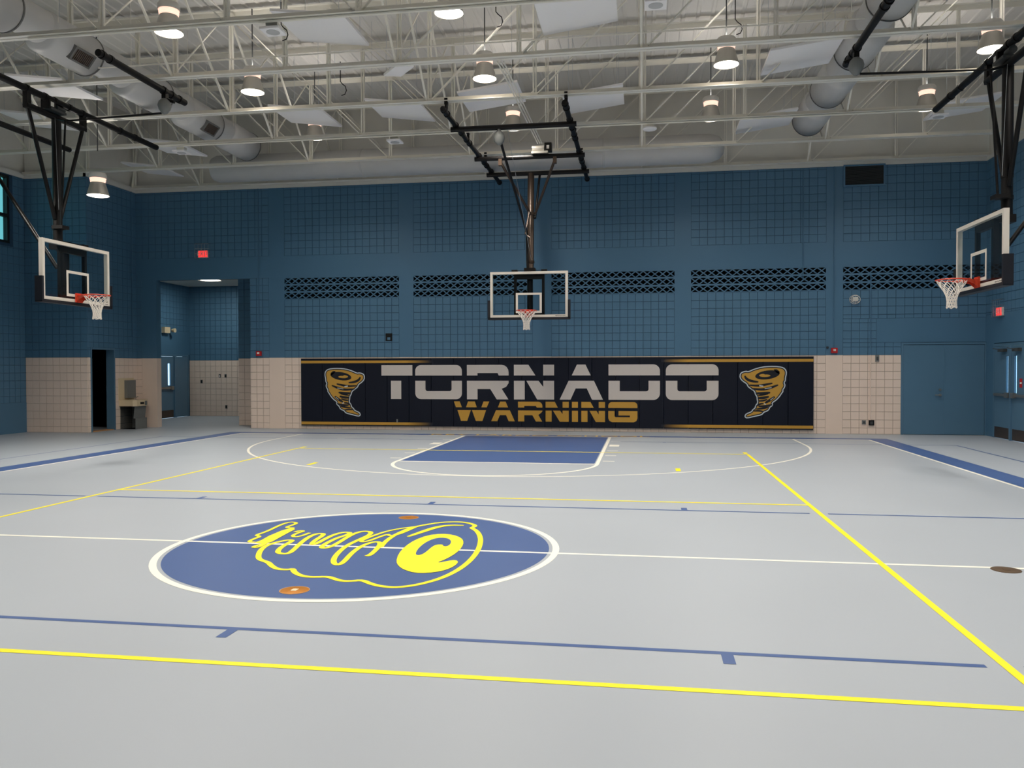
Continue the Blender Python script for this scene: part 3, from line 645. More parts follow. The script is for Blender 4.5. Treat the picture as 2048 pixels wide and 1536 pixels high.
part(MB().lathe((0, 13.3, 7.0), [(0, -8.75), (.3, -8.72), (.35, -8.6), (.35, 4.0), (.34, 4.2), (.27, 4.4), (.15, 4.5), (0, 4.53)], 36, 'x'), 'duct_run', DUCT, t)
for x in (-4.6, 1.6): part(MB().lathe((0, 13.3, 7.0), [(.351, x), (.36, x + .01), (.36, x + .04), (.351, x + .05)], 36, 'x'), 'joint_ring', DUCT, t)
# ------------------------------------------------------------------ acoustic panels
def panel(x, y, side, label, sx=1.22, sy=1.22, z=7.22, yaw=0):
    t = thing('acoustic_panel', label, 'panel', (x, y, z), 'white acoustic panels hung in the roof')
    tl = -side * .13
    M = Matrix.Rotation(math.radians(yaw), 3, 'Z') @ Matrix.Rotation(math.atan(tl), 3, 'Y')
    b = MB(); b.box(-sx / 2, sx / 2, -sy / 2, sy / 2, -.02, .02); b.v = [tuple(M @ Vector(v) + Vector((x, y, z))) for v in b.v]
    part(b, 'board', PANEL, t)
    for i in (-1, 1):
        for j in (-1, 1):
            p = M @ Vector((i * sx * .4, j * sy * .4, .02)) + Vector((x, y, z)); part(MB().tube([p, (p.x, p.y, ZR - .01)], .004, 5), 'hanger_wire', WIRE, t)
# side=+1: left edge hangs lower, -1: right edge hangs lower
panel(-2.6, 5.55, -1, 'white acoustic panel beside the square speaker, top left of centre'); panel(1.57, 5.6, 1, 'white acoustic panel at the top edge right of centre')
panel(5.35, 8.1, 1, 'white acoustic panel behind the black lock pipe on the right'); panel(5.3, 12.0, 1, 'white acoustic panel above the back wall on the right')
panel(-2.56, 9.9, -1, 'white acoustic panel left of the centre hoop frame'); panel(-4.73, 9.95, -1, 'white acoustic panel above the lamp left of centre, fourth truss')
panel(-.46, 9.35, 1, 'white acoustic panel directly behind the middle lamp'); panel(1.58, 9.85, 1, 'white acoustic panel right of the centre hoop frame')
panel(-8.75, 11.35, -1, 'white acoustic panel beside the left duct near the back wall', 1.1, 1.3, 7.08); panel(-10.45, 13.2, -1, 'white acoustic panel in the far left corner of the roof', 1.1, 1.2, 7.05)
panel(-8.85, 7.4, -1, 'white acoustic panel above the left hoop'); panel(-10.7, 9.3, -1, 'white acoustic panel far left behind the left hoop')
panel(-1.9, 7.55, 1, 'small white board hanging edge up left of the middle lamp', .35, .6, 7.2, 40); panel(9.3, 11.6, 1, 'white acoustic panel at the far right behind the right hoop')
# ------------------------------------------------------------------ high bay lights
def fixture(x, y, z, label, ztop=8.6, proto=[]):
    vis = not label.startswith('pendant lamp of the rows')
    grp = 'high bay pendant lights'
    if proto:
        o = copy_tree(proto[0]); o.location = (x, y, z); o['label'] = label
        st = [c for c in o.children if c.name.startswith('stem')][0]; st.scale = (1, 1, (ztop - z) / 1.7)
        for c in list(o.children):
            if (c.name.startswith('glow') and not (vis and y > 7)) or (c.name.startswith('roof_fill') and not vis and x in (LX4[0], LX4[2])): bpy.data.objects.remove(c)
        return o
    t = thing('pendant_light', label, 'lamp', (0, 0, 0), grp)
    part(MB().lathe((0, 0, 0), [(.223, 0), (.214, .03), (.165, .20), (.142, .27), (.138, .27), (.205, .03), (.217, 0), (.223, 0)], 32), 'reflector', ALU, t, 'spun aluminium reflector')
    part(MB().lathe((0, 0, 0), [(.135, .27), (.150, .285), (.140, .30), (.155, .315), (.145, .33), (.160, .35), (.150, .36)], 28), 'ribbed_neck', NECK, t, 'glowing ribbed neck')
    part(MB().lathe((0, 0, 0), [(0, .355), (.165, .36), (.172, .38), (.172, .44), (.15, .47), (.05, .49), (0, .49)], 28), 'ballast_cap', CAPW, t)
    part(MB().lathe((0, 0, 0), [(0, -.028), (.09, -.024), (.16, -.012), (.212, .004), (.212, .012), (0, .012)], 16), 'lens', LENS, t, 'glowing lens')
    part(MB().tube([(0, 0, .48), (0, 0, 1.7)], .011, 8), 'stem', DARKG, t)
    l = bpy.data.lights.new('lamp', 'AREA'); l.shape = 'DISK'; l.size = .42; l.energy = LAMP_W; l.color = (1.0, .93, .84); l.spread = math.radians(140)
    lo = bpy.data.objects.new('lamp', l); COL.objects.link(lo); lo.parent = t; lo.location = (0, 0, -.035)
    l = bpy.data.lights.new('roof_fill', 'AREA'); l.shape = 'DISK'; l.size = .26; l.energy = LAMP_W * .15; l.color = (1.0, .93, .86)  # added lamp with no visible source, brightens the roof
    lo = bpy.data.objects.new('roof_fill', l); COL.objects.link(lo); lo.parent = t; lo.location = (0, 0, .50); lo.rotation_euler = (math.pi, 0, 0)
    l = bpy.data.lights.new('glow', 'POINT'); l.shadow_soft_size = .12; l.energy = LAMP_W * .035; l.color = (1.0, .86, .68)
    lo = bpy.data.objects.new('glow', l); COL.objects.link(lo); lo.parent = t; lo.location = (0, 0, -.16)
    proto.append(t); t.location = (x, y, z)
    return t
LX4 = (-4.86, -.304, 4.027, 8.36); LZ7 = 7.0
fixture(-4.86, 4.85, LZ7, 'pendant lamp at the top left, lens just below the nearest truss'); fixture(-.304, 4.85, LZ7, 'pendant lamp at the top edge, only its lens showing below the truss')
for x, l in zip(LX4, ('pendant lamp left of centre, lighting the third truss', 'pendant lamp in the middle, in front of the third truss', 'pendant lamp right of centre, lighting the third truss', 'pendant lamp behind the pipes of the right hoop')): fixture(x, 7.70, LZ7, l)
for x, l in zip((-4.98, -.304, 4.027, 8.41), ('far pendant lamp left of centre, lens hidden by the fourth truss', 'far pendant lamp behind the centre hoop frame', 'far pendant lamp right of centre, lens hidden by the fourth truss', 'far pendant lamp beside the right hoop, lens hidden by a truss')): fixture(x, 11.06, LZ7 + .05, l)
fixture(-8.69, 8.44, 5.3, 'low pendant lamp right of the left hoop mast'); fixture(-8.69, 5.42, 5.3, 'low pendant lamp cut by the left edge')
hid = 'pendant lamp of the rows above and behind the camera'
fixture(4.027, 4.85, LZ7, hid); fixture(8.36, 4.85, LZ7, hid)
for y in (1.75, -1.35, -4.45):
    for x in LX4: fixture(x, y, LZ7, hid)
t = thing('recessed_light', 'round recessed light in the lobby ceiling', 'lamp', (-11.55, 18.1, LZ))
part(MB().lathe((-11.55, 18.1, LZ), [(.33, 0), (.37, -.02), (.37, 0)], 32), 'trim_ring', WHITEP, t); part(MB().lathe((-11.55, 18.1, LZ), [(0, -.03), (.2, -.025), (.33, -.004), (.33, .0), (0, 0)], 32), 'lens', LENS, t)
l = bpy.data.lights.new('lamp', 'AREA'); l.shape = 'DISK'; l.size = .6; l.energy = 38; l.color = (.95, 1., .95); lo = bpy.data.objects.new('lamp', l); COL.objects.link(lo); lo.parent = t; lo.location = (0, 0, -.04)
# ------------------------------------------------------------------ basketball hoops
def hoop_core(root, zb):
    """parts in the local frame: board face at y=0 looking to -y, x across, z up from the floor"""
    W2, H = .914, 1.067; zt = zb + H
    b = MB(); b.box(-W2 + .04, W2 - .04, .0, .012, zb + .04, zt - .04); bd = part(b, 'backboard', GLASS_BB, root, 'clear glass backboard')
    b = MB(); fw = .058
    for x0, x1, z0, z1 in ((-W2, W2, zt - fw, zt), (-W2, W2, zb, zb + fw), (-W2, -W2 + fw, zb + fw, zt - fw), (W2 - fw, W2, zb + fw, zt - fw)): b.box(x0, x1, -.006, .07, z0, z1)
    part(b, 'border_frame', BB_WHITE, bd, 'white border frame of the backboard')
    b = MB(); x0, x1, z0, z1, s = -.305, .305, zb + .10, zb + .57, .05
    b.box(x0, x1, -.004, -.001, z1 - s, z1); b.box(x0, x1, -.004, -.001, z0, z0 + s); b.box(x0, x0 + s, -.004, -.001, z0 + s, z1 - s); b.box(x1 - s, x1, -.004, -.001, z0 + s, z1 - s)
    part(b, 'target_square', BB_WHITE, bd, 'white target square')
    b = MB()
    b.box(-W2 - .05, W2 + .05, -.03, .11, zb - .055, zb - .002); b.box(-W2 - .055, -W2 - .002, -.03, .11, zb - .03, zb + .40); b.box(W2 + .002, W2 + .055, -.03, .11, zb - .03, zb + .40)
    part(b, 'edge_padding', BB_PAD, bd, 'dark navy padding along the lower edge')
    b = MB()
    for q in ribbon([(.62, zb + .022), (.64, zb + .040), (.65, zb + .020), (.67, zb + .034), (.69, zb + .022), (.72, zb + .034), (.75, zb + .024), (.78, zb + .033), (.82, zb + .026), (.86, zb + .032)], .008): b.prism([(p[0], p[1]) for p in q], lambda x, z, h: (x, -.0062 - h, z), .0006)
    part(b, 'maker_logo', BLACK, bd, 'small dark script logo')
    # steel behind the glass
    b = MB(); b.box(-.36, .36, .075, .15, zt - .17, zt - .05); b.box(-.36, -.30, .075, .14, zb + .08, zt - .17); b.box(.30, .36, .075, .14, zb + .08, zt - .17); b.box(-.36, .36, .075, .14, zb + .04, zb + .1); b.box(-.42, -.28, .08, .16, zt - .06, zt + .055); b.box(.28, .42, .08, .16, zt - .06, zt + .055)
    b.box(-.42, .42, .10, .115, zt + .03, zt + .042)
    part(b, 'rear_bracket', BLACK, root, 'black steel bracket behind the glass')
    zr = zb + .13; ry = -.385
    b = MB(); b.tube([(.2286 * math.cos(a), ry + .2286 * math.sin(a), zr) for a in [2 * math.pi * i / 40 for i in range(40)]], .010, 8, closed=True)
    b.box(-.085, .085, -.035, -.006, zr - .13, zr + .04); b.bar((-.06, -.03, zr - .06), (-.12, ry + .2, zr - .006), .012, .05); b.bar((.06, -.03, zr - .06), (.12, ry + .2, zr - .006), .012, .05)
    b.prism([(-.085, -.03), (.085, -.03), (.06, -.165), (-.06, -.165)], lambda x, y, h: (x, y, zr - .012 + h), .014)
    b.prism([(-.03, zr + .0), (-.165, zr - .005), (-.03, zr - .12)], lambda y, z, h: (-.085 + h, y, z), .01); b.prism([(-.03, zr + .0), (-.165, zr - .005), (-.03, zr - .12)], lambda y, z, h: (.075 + h, y, z), .01)
    b.tube([(.2286 * math.cos(a), ry + .2286 * math.sin(a), zr - .02) for a in [math.radians(20 + 140 * i / 20) for i in range(21)]], .006, 6)
    part(b, 'rim', ORANGE, root, 'orange rim with its mounting plate')
    b = MB(); rows = [(.222, -.005), (.188, -.065), (.148, -.125), (.112, -.18), (.088, -.235), (.074, -.285), (.068, -.335), (.070, -.385), (.074, -.43)]; K = 12
    for i in range(len(rows) - 1):
        for k in range(K):
            a = 2 * math.pi * (k + (i % 2) * .5) / K
            for s in (-.5, .5):
                a2 = a + s * 2 * math.pi / K
                b.tube([(rows[i][0] * math.cos(a), ry + rows[i][0] * math.sin(a), zr + rows[i][1]), (rows[i + 1][0] * math.cos(a2), ry + rows[i + 1][0] * math.sin(a2), zr + rows[i + 1][1])], .0055 if i < 4 else .0065, 5, cap=False)
    b.tube([(.076 * math.cos(a), ry + .076 * math.sin(a), zr - .43 + .012 * math.sin(6 * a)) for a in [2 * math.pi * i / 24 for i in range(24)]], .006, 5, closed=True)
    part(b, 'net', NET, root, 'white knotted net')
    return zt
def clamp(b, p, r=.075, axis=(0, 1, 0)):
    d = Vector(axis).normalized() * .03; p = Vector(p); b.tube([p - d, p + d], r, 14)
def bulb(root, p, tilt=(0, 0, -1)):
    p = Vector(p); b = MB(); prof = [(0, .02), (.035, 0), (.05, -.04), (.10, -.10), (.115, -.17), (.095, -.25), (.04, -.31), (0, -.32)]
    b.lathe(p, prof, 20); part(b, 'lock_housing', GREY, root, 'grey wrapped safety lock reel')
# centre hoop
YC, ZC0 = 11.775, 2.863
ch = thing('basketball_hoop', 'glass basketball hoop in front of the middle of the back wall', 'basketball hoop', (-.05, YC, 0), 'ceiling hung basketball hoops')
ch.location = (0, 0, 0); zt = hoop_core(ch, ZC0)
RZ = 6.58; yo = YC
P_ = lambda x, y, z: (x + .05, y - yo, z)
for x, n in ((-1.16, 0), (1.15, 0)):
    b = MB(); b.tube([P_(x, 7.95, RZ), P_(x, 14.3, RZ)], .05, 16)
    for y in (8.05, 8.3, 9.05, 9.6, 10.1, 10.4, 11.45, 12.1, 12.4, 13.0, 14.2): clamp(b, P_(x, y, RZ), .066)
    part(b, 'roof_rail', BLACK, ch, 'black roof rail pipe')
    for y in (8.24, 10.26, 12.28):
        b = MB(); b.box(x + .05 - .03, x + .05 + .03, y - yo - .05, y - yo + .05, 6.74, 6.86); b.tube([P_(x, y, RZ), P_(x, y, 6.78)], .032, 10); part(b, 'beam_hanger', STEEL if False else BLACK, ch)
for y, z in ((9.05, 6.5), (11.45, 6.5), (12.95, 6.48)):
    part(MB().tube([P_(-1.26, y, z), P_(1.28, y, z)], .052, 16), 'cross_pipe', BLACK, ch, 'black cross pipe')
b = MB(); b.tube([P_(-.15, 12.95, 6.46), P_(-.06, 12.12, zt - .02)], .082, 20); part(b, 'mast', BRONZE, ch, 'dark bronze mast pipe')
b = MB(); b.tube([P_(-.05, 12.0, zt + .10), P_(-.05, 12.0, ZC0 + .1)], .07, 16); b.box(-.13, .13, .12, .34, zt - .02, zt + .1); part(b, 'lower_post', BLACK, ch, 'black post behind the glass')
for x0, x1 in ((-.66, -.12), (.60, .02)):
    b = MB(); b.tube([P_(x0, 11.45, 6.42), P_(x1, 12.5, 5.42)], .032, 12); b.box(x0 + .05 - .04, x0 + .05 + .04, 11.45 - yo - .05, 11.45 - yo + .05, 6.33, 6.48); part(b, 'side_brace', BRONZE, ch, 'bronze side brace')
part(MB().tube([P_(.06, 13.0, 6.44), P_(.0, 12.55, 5.3)], .03, 10), 'rear_brace', BLACK, ch)
b = MB(); clamp(b, P_(-.09, 12.6, 5.42), .1, (0, 0, 1)); clamp(b, P_(-.07, 12.2, 4.2), .1, (0, 0, 1)); part(b, 'mast_collar', BRONZE, ch)
part(MB().tube([P_(-.24, 9.08, 6.2), P_(-.14, 12.1, 4.9), P_(-.11, 12.03, zt + .06)], .028, 10), 'fold_brace', BLACK, ch, 'black folding brace')
part(MB().tube([P_(-.10, 12.25, 5.4), P_(-.17, 12.05, 4.85), P_(-.05, 12.0, 4.75)], .018, 8), 'hinge_strut', BRONZE, ch)
bulb(ch, P_(-.27, 9.05, 6.46))
b = MB(); b.box(.12, .5, 11.33 - yo, 11.57 - yo, 6.55, 6.60); b.tube([P_(.08, 11.45, 6.68), P_(.36, 11.45, 6.68)], .07, 16); w_ = part(b, 'hoist_motor', ALU, ch, 'silver hoist motor')
part(MB().box(.42, .58, 11.36 - yo, 11.54 - yo, 6.60, 6.79), 'motor_box', BLACK, w_); part(MB().box(.47, .53, 11.352 - yo, 11.36 - yo, 6.65, 6.73), 'motor_label', WHITEP, w_)
part(MB().tube([P_(-.1, 9.05, 6.45), P_(-.02, 12.0, zt + .3)], .004, 5), 'hoist_cable', WIRE, ch)
ch.location = (-.05, YC, 0)
# side hoops: local frame again, board facing -y; turned by +-90 degrees
def side_hoop(sgn, loc, label, name='basketball_hoop'):
    h = thing(name, label, 'basketball hoop', (0, 0, 0), 'ceiling hung basketball hoops')
    zb = 2.90; zt = hoop_core(h, zb)
    # local y = distance behind the board (outwards), local x along the hall
    my = .40; k = -sgn                       # k: local x direction of the far end of the hall (world +Y)
    b = MB(); b.tube([(0, my, 6.30), (0, my, zt - .05)], .082, 20); b.tube([(0, my - .14, zt + .05), (0, my - .14, zb + .1)], .075, 16); b.box(-.14, .14, .1, my + .08, zt - .08, zt + .04); part(b, 'mast', BLACK, h, 'black mast pipe')
    b = MB(); clamp(b, (0, my, 4.62), .092, (0, 0, 1)); clamp(b, (0, my, 4.28), .092, (0, 0, 1)); part(b, 'mast_collar', BLACK, h)
    b = MB(); b.tube([(-3.2 * k, my, 6.62), (2.05 * k, my, 6.62)], .058, 16)
    for x in (-2.4, -1.9, -.72, -.35, .05, .3, .75, 1.75, 2.0): clamp(b, (x * k, my, 6.62), .072, (1, 0, 0))
    part(b, 'roof_rail', BLACK, h, 'black roof rail pipe')
    b = MB(); b.tube([(-.78, my, 6.33), (.78, my, 6.33)], .058, 16); part(b, 'pivot_pipe', BLACK, h, 'black pivot pipe')
    for x in (-.74, .74): part(MB().box(x - .05, x + .05, my - .045, my + .045, 6.28, 6.62), 'drop_link', BLACK, h)
    for x in (-.72, .72): part(MB().tube([(x, my, 6.30), (x * .1, my, 4.45)], .036, 12), 'side_brace', BLACK, h, 'black side brace')
    b = MB(); b.box(-.28, .12, my - .12, my + .12, 6.40, 6.44); b.tube([(-.02, my, 6.50), (.18, my, 6.50)], .06, 14); w_ = part(b, 'hoist_motor', DARKG, h, 'dark hoist motor')
    part(MB().box(-.3, -.14, my - .1, my + .08, 6.42, 6.58), 'motor_box', BLACK, w_); part(MB().box(-.27, -.19, my - .105, my - .1, 6.46, 6.54), 'motor_label', WHITEP, w_)
    # lock rail nearer the middle of the hall and the black rod from its lock to the mast
    b = MB(); ly = -1.85; b.tube([(-.55 * k, ly, 6.66), (1.95 * k, ly, 6.66)], .058, 16)
    for x in (-.35, -.1, .15, 1.65, 1.85): clamp(b, (x * k, ly, 6.66), .072, (1, 0, 0))
    part(b, 'lock_rail', BLACK, h, 'black lock rail pipe')
    b = MB(); b.box(.1 * k - .05, .1 * k + .05, ly - .04, ly + .04, 6.50, 6.64); b.tube([(.1 * k, ly, 6.52), (.1 * k, ly - .18 , 6.46)], .03, 10); part(b, 'lock_bracket', BLACK, h)
    b = MB(); c = Vector((.12 * k, ly, 6.40)); b.lathe(c, [(0, -.16), (.05, -.14), (.10, -.07), (.12, 0), (.10, .07), (.05, .12), (0, .13)], 20); part(b, 'lock_housing', GREY, h, 'grey wrapped safety lock reel')
    part(MB().tube([(.14 * k, ly + .05, 6.26), (.18 * k, my - .32, 6.20), (.17 * k, my - .2, 4.30)], .02, 8), 'fold_brace', BLACK, h, 'thin black folding brace')
    part(MB().tube([(.18 * k, my - .32, 6.20), (.05 * k, my - .02, 6.3)], .022, 8), 'hinge_strut', BLACK, h)
    part(MB().box(*sorted((0, .19 * k)), my - .24, my - .02, 4.25, 4.31), 'brace_lug', BLACK, h)
    part(MB().tube([(.1 * k, my - .05, 6.3), (.12 * k, my - .12, 4.6)], .004, 5), 'hoist_cable', WIRE, h)
    # outer rail and the long back brace down to the board
    b = MB(); oy = 2.55; b.tube([(-3.2 * k, oy, 6.66), (2.0 * k, oy, 6.66)], .058, 16)
    for x in (1.7, 1.9): clamp(b, (x * k, oy, 6.66), .072, (1, 0, 0))
    part(b, 'outer_rail', BLACK, h, 'black outer rail pipe')
    part(MB().tube([(0, oy, 6.6), (0, my + .02, 3.55)], .036, 12), 'back_brace', BLACK, h, 'long black back brace')
    h.rotation_euler = (0, 0, math.radians(90 if sgn > 0 else -90)); h.location = loc
    return h
side_hoop(-1, (7.73, 6.48, 0), 'glass basketball hoop at the right edge, facing left')
side_hoop(1, (-7.76, 6.53, 0), 'glass basketball hoop on the left, facing right')
# ------------------------------------------------------------------ wall padding with its print
pd = thing('wall_padding', 'navy wall padding with the tornado print along the back wall', 'wall pad', (0, YB - BD, .1))
px0, px1, pz0, pz1 = -6.82, 6.845, .10, 1.945; N_ = 22; pw = (px1 - px0) / N_; PYF = YB - .07
for i in range(N_):
    a, c = px0 + i * pw + .002, px0 + (i + 1) * pw - .002
    b = MB(); e = .012
    prof = [(a, YB - BD), (a, PYF + e), (a + e * .4, PYF + e * .3), (a + e, PYF), (c - e, PYF), (c - e * .4, PYF + e * .3), (c, PYF + e), (c, YB - BD)]
    b.prism(prof, lambda x, y, h: (x, y, pz0 + h), pz1 - pz0); b.face([(x, y, pz0) for x, y in prof])
    part(b, 'pad', NAVY, pd)
YI = PYF - .001
def ink(name, polys, mats, label=None, parent=pd, d=0.):
    b = MB()
    for p in polys: b.prism([(q[0], q[1]) for q in p], lambda x, z, h: (x, YI - d - h, z), .0008)
    return part(b, name, mats, parent, label)
def rr(x0, x1, z0, z1, r, corners):
    """rectangle with rounded corners: string of bl, br, tr, tl flags"""
    out = []
    for k, (cx, cz, a) in enumerate(((x0, z0, 180), (x1, z0, 270), (x1, z1, 0), (x0, z1, 90))):
        if corners[k] == '1':
            ox = cx + (r if k in (0, 3) else -r); oz = cz + (r if k in (0, 1) else -r)
            out += [(ox + r * math.cos(math.radians(a + 90 * i / 6)), oz + r * math.sin(math.radians(a + 90 * i / 6))) for i in range(7)]
        else: out.append((cx, cz))
    return out
T1, T2, T3, T4 = 1.768, 1.482, 1.342, .842
def U_shape(x0, x1, w, z0, zi, z1, ro, ri, right_round=True, left_round=True):
    o = []
    o += [(x0, z1)]
    o += [(x0 + ro - ro * math.cos(math.radians(90 * i / 6)), z0 + ro - ro * math.sin(math.radians(90 * i / 6))) for i in range(7)] if left_round else [(x0, z0)]
    o += [(x1 - ro + ro * math.sin(math.radians(90 * i / 6)), z0 + ro - ro * math.cos(math.radians(90 * i / 6))) for i in range(7)] if right_round else [(x1, z0)]
    o += [(x1, z1), (x1 - w, z1)]
    o += [(x1 - w - ri + ri * math.cos(math.radians(90 * i / 4)), zi + ri - ri * math.sin(math.radians(90 * i / 4))) for i in range(5)]
    o += [(x0 + w + ri - ri * math.sin(math.radians(90 * i / 4)), zi + ri - ri * math.cos(math.radians(90 * i / 4))) for i in range(5)] if left_round else [(x0 + w, zi)]
    o += [(x0 + w, z1)]
    return o
G1, G2, G3, G4 = .785, .627, .550, .257
def Rletter(x0, x1, t1, t2, t3, t4, w, bz, lz, xi, lx0, lx1, rx):
    r = (x1 - x0) * .17
    top = [(x0, t2), (x0 + w, t2), (x0 + w, bz), (xi - .03, bz), (xi, t2)] + [(x1, t2)] + [(x1 - r + r * math.cos(math.radians(a)), t1 - r + r * math.sin(math.radians(a))) for a in (0, 22, 45, 67, 90)] + [(x0, t1)]
    bot = [(x0, t4), (x0 + w, t4), (x0 + w, lz), (lx0 - (lx1 - lx0) * .55, lz), (lx0, t4), (lx1, t4), (rx, lz + .01), (x1 - r * .35, lz + .06), (x1, lz + .13 * (t3 - lz) / .22 + .03), (x1, t3), (x0, t3)]
    return [top, bot]
def Aletter(c, t1, t2, t3, t4, a1, a2, a3, a4, i3, i4, lz):
    return [[(c - a1, t1), (c - a2, t2), (c + a2, t2), (c + a1, t1)], [(c - a3, t3), (c - a4, t4), (c - i4, t4), (c - i3, lz), (c + i3, lz), (c + i4, t4), (c + a4, t4), (c + a3, t3)]]
def Nletter(x0, x1, w, t1, t2, t3, t4, s):
    return [[(x0, t1), (x0, t2), (x0 + s[1], t2), (x0 + s[0], t1)], [(x1 - w, t1), (x1 - w, t2), (x1, t2), (x1, t1)], [(x0, t3), (x0, t4), (x0 + w, t4), (x0 + w, t3)], [(x0 + s[2], t3), (x0 + s[3], t4), (x1, t4), (x1, t3), (x1 - w, t3), (x1 - w, s[5]), (x0 + s[4], t3)]]
def flip(polys): return [list(reversed(p)) for p in polys]
ink('letter_t', [rr(-4.489, -3.615, T2, T1, .01, '0000'), rr(-4.221, -3.93, T4, T3, .01, '0000')], INK_W)
ink('letter_o', [rr(-3.535, -2.238, T2, T1, .16, '0011'), U_shape(-3.535, -2.238, .285, T4, 1.06, T3, .16, .06)], INK_W)
ink('letter_r', Rletter(-2.099, -.961, T1, T2, T3, T4, .29, 1.548, 1.118, -1.23, -1.285, -.968, -1.15), INK_W)
ink('letter_n', Nletter(-.818, .259, .29, T1, T2, T3, T4, (.391, .579, .335, .625, .661, 1.178)), INK_W)
ink('letter_a', Aletter(.977, T1, T2, T3, T4, .112, .25, .333, .571, .147, .282, 1.139), INK_W)
ink('letter_d', [rr(1.692, 3.02, T2, T1, .17, '0010'), U_shape(1.692, 3.02, .292, T4, 1.066, T3, .17, .06, left_round=False)], INK_W)
ink('letter_o', [rr(3.17, 4.502, T2, T1, .16, '0011'), U_shape(3.17, 4.502, .295, T4, 1.068, T3, .16, .06)], INK_W)
ink('letter_w', [[(-2.461, G1), (-2.405, G2), (-2.24, G2), (-2.30, G1)], [(-2.07, G1), (-2.126, G2), (-1.829, G2), (-1.884, G1)], [(-1.645, G1), (-1.706, G2), (-1.557, G2), (-1.489, G1)], [(-2.362, G3), (-2.266, G4), (-2.096, G4), (-1.994, G3)], [(-1.965, G3), (-1.856, G4), (-1.678, G4), (-1.578, G3)]], INK_G)
ink('letter_a', Aletter(-1.117, G1, G2, G3, G4, .073, .139, .188, .32, .084, .155, .42), INK_G)
ink('letter_r', Rletter(-.709, -.055, G1, G2, G3, G4, .168, .669, .423, -.2, -.229, -.06, -.163), INK_G)
ink('letter_n', Nletter(.03, .647, .163, G1, G2, G3, G4, (.246, .33, .199, .38, .386, .457)), INK_G)
ink('letter_i', [rr(.731, .891, G2, G1, .01, '0000'), rr(.731, .891, G4, G3, .01, '0000')], INK_G)
ink('letter_n', Nletter(.98, 1.60, .163, G1, G2, G3, G4, (.24, .327, .213, .38, .397, .453)), INK_G)
ink('letter_g', [rr(1.687, 2.443, G2, G1, .1, '0011'), [(1.687, G3), (1.687, G4 + .1), (1.716, G4 + .03), (1.787, G4), (2.343, G4), (2.414, G4 + .03), (2.443, G4 + .1), (2.443, G3), (1.953, G3), (1.953, .432), (2.249, .432), (2.249, .386), (1.88, .386), (1.85, .41), (1.85, G3)]], INK_G)
def fade(name, xs, xe):
    m = mat(name, (196, 150, 58), .45); nt = m.node_tree; g = nt.nodes.new('ShaderNodeNewGeometry'); sp = nt.nodes.new('ShaderNodeSeparateXYZ'); mr = nt.nodes.new('ShaderNodeMapRange')
    mr.inputs['From Min'].default_value = xs; mr.inputs['From Max'].default_value = xe
    mx = nt.nodes.new('ShaderNodeMix'); mx.data_type = 'RGBA'; mx.inputs[6].default_value = (*lin((196, 150, 58)), 1); mx.inputs[7].default_value = (*lin((11, 17, 33)), 1)
    nt.links.new(g.outputs['Position'], sp.inputs[0]); nt.links.new(sp.outputs['X'], mr.inputs[0]); nt.links.new(mr.outputs[0], mx.inputs[0]); nt.links.new(mx.outputs[2], nt.nodes['Principled BSDF'].inputs['Base Color'])
    return m
FL, FR = fade('print_fade_left', -3.8, -3.1), fade('print_fade_right', 3.75, 3.1)
for (za, zc) in ((1.825, 1.895), (.128, .205)):
    ink('gold_stripe', [rr(px0 + .01, -3.05, za, zc, .01, '0000')], FL, 'gold stripe fading into navy'); ink('gold_stripe', [rr(3.05, px1 - .01, za, zc, .01, '0000')], FR, 'gold stripe fading into navy')
    for s, x0, x1 in ((0, px0 + .01, px1 - .01),):
        pass
b = MB(); b.box(px0, px1, PYF - .0005, YB - BD, pz1, pz1 + .012); part(b, 'top_edge', PADEDGE, pd)
def offset(poly, d):
    n = len(poly); A = sum(poly[i][0] * poly[(i + 1) % n][1] - poly[(i + 1) % n][0] * poly[i][1] for i in range(n)); s = 1 if A > 0 else -1; out = []
    for i in range(n):
        p0, p1, p2 = Vector(poly[i - 1]), Vector(poly[i]), Vector(poly[(i + 1) % n]); t = ((p1 - p0).normalized() + (p2 - p1).normalized()).normalized(); nn = Vector((-t.y, t.x)) * s
        out.append(tuple(p1 + nn * d))
    return out
def emblem(fn, label):
    F = lambda P: [fn(*q) for q in P]
    sil = smooth2(F(EMB_SIL), 1, True); b = MB()
    def lay(polys, mi, d):
        b.cur = mi
        for p in polys: b.prism([(q[0], q[1]) for q in p], lambda x, z, h: (x, YI - d - h, z), .0006)
    lay([offset(sil, -.006)], 0, 0); lay([offset(sil, .022)], 1, .0008); lay([offset(sil, .046)], 2, .0016)
    st = []
    for s, w in EMB_STROKE: st += ribbon(smooth2(F(s), 2), w * 1.9, True)
    lay(st + [F(EMB_EYE), F(EMB_EYE3)], 1, .0024); lay([smooth2(F(EMB_EYE2), 1, True)], 2, .0032)
    wh = []
    for s, w in EMB_WHITE: wh += ribbon(F(s), w)
    lay(wh, 0, .0032)
    part(b, 'tornado_emblem', [INK_L, INK_N, INK_G], pd, label)
emblem(lambda x, z: (x, z), 'gold tornado emblem with a pale outline, right end'); emblem(lambda x, z: (.063 - x, z - .025), 'gold tornado emblem with a pale outline, left end')
part(MB().box(-4.07, -4.03, PYF - .004, PYF, .2, .29), 'pull_tab', GREY, pd)
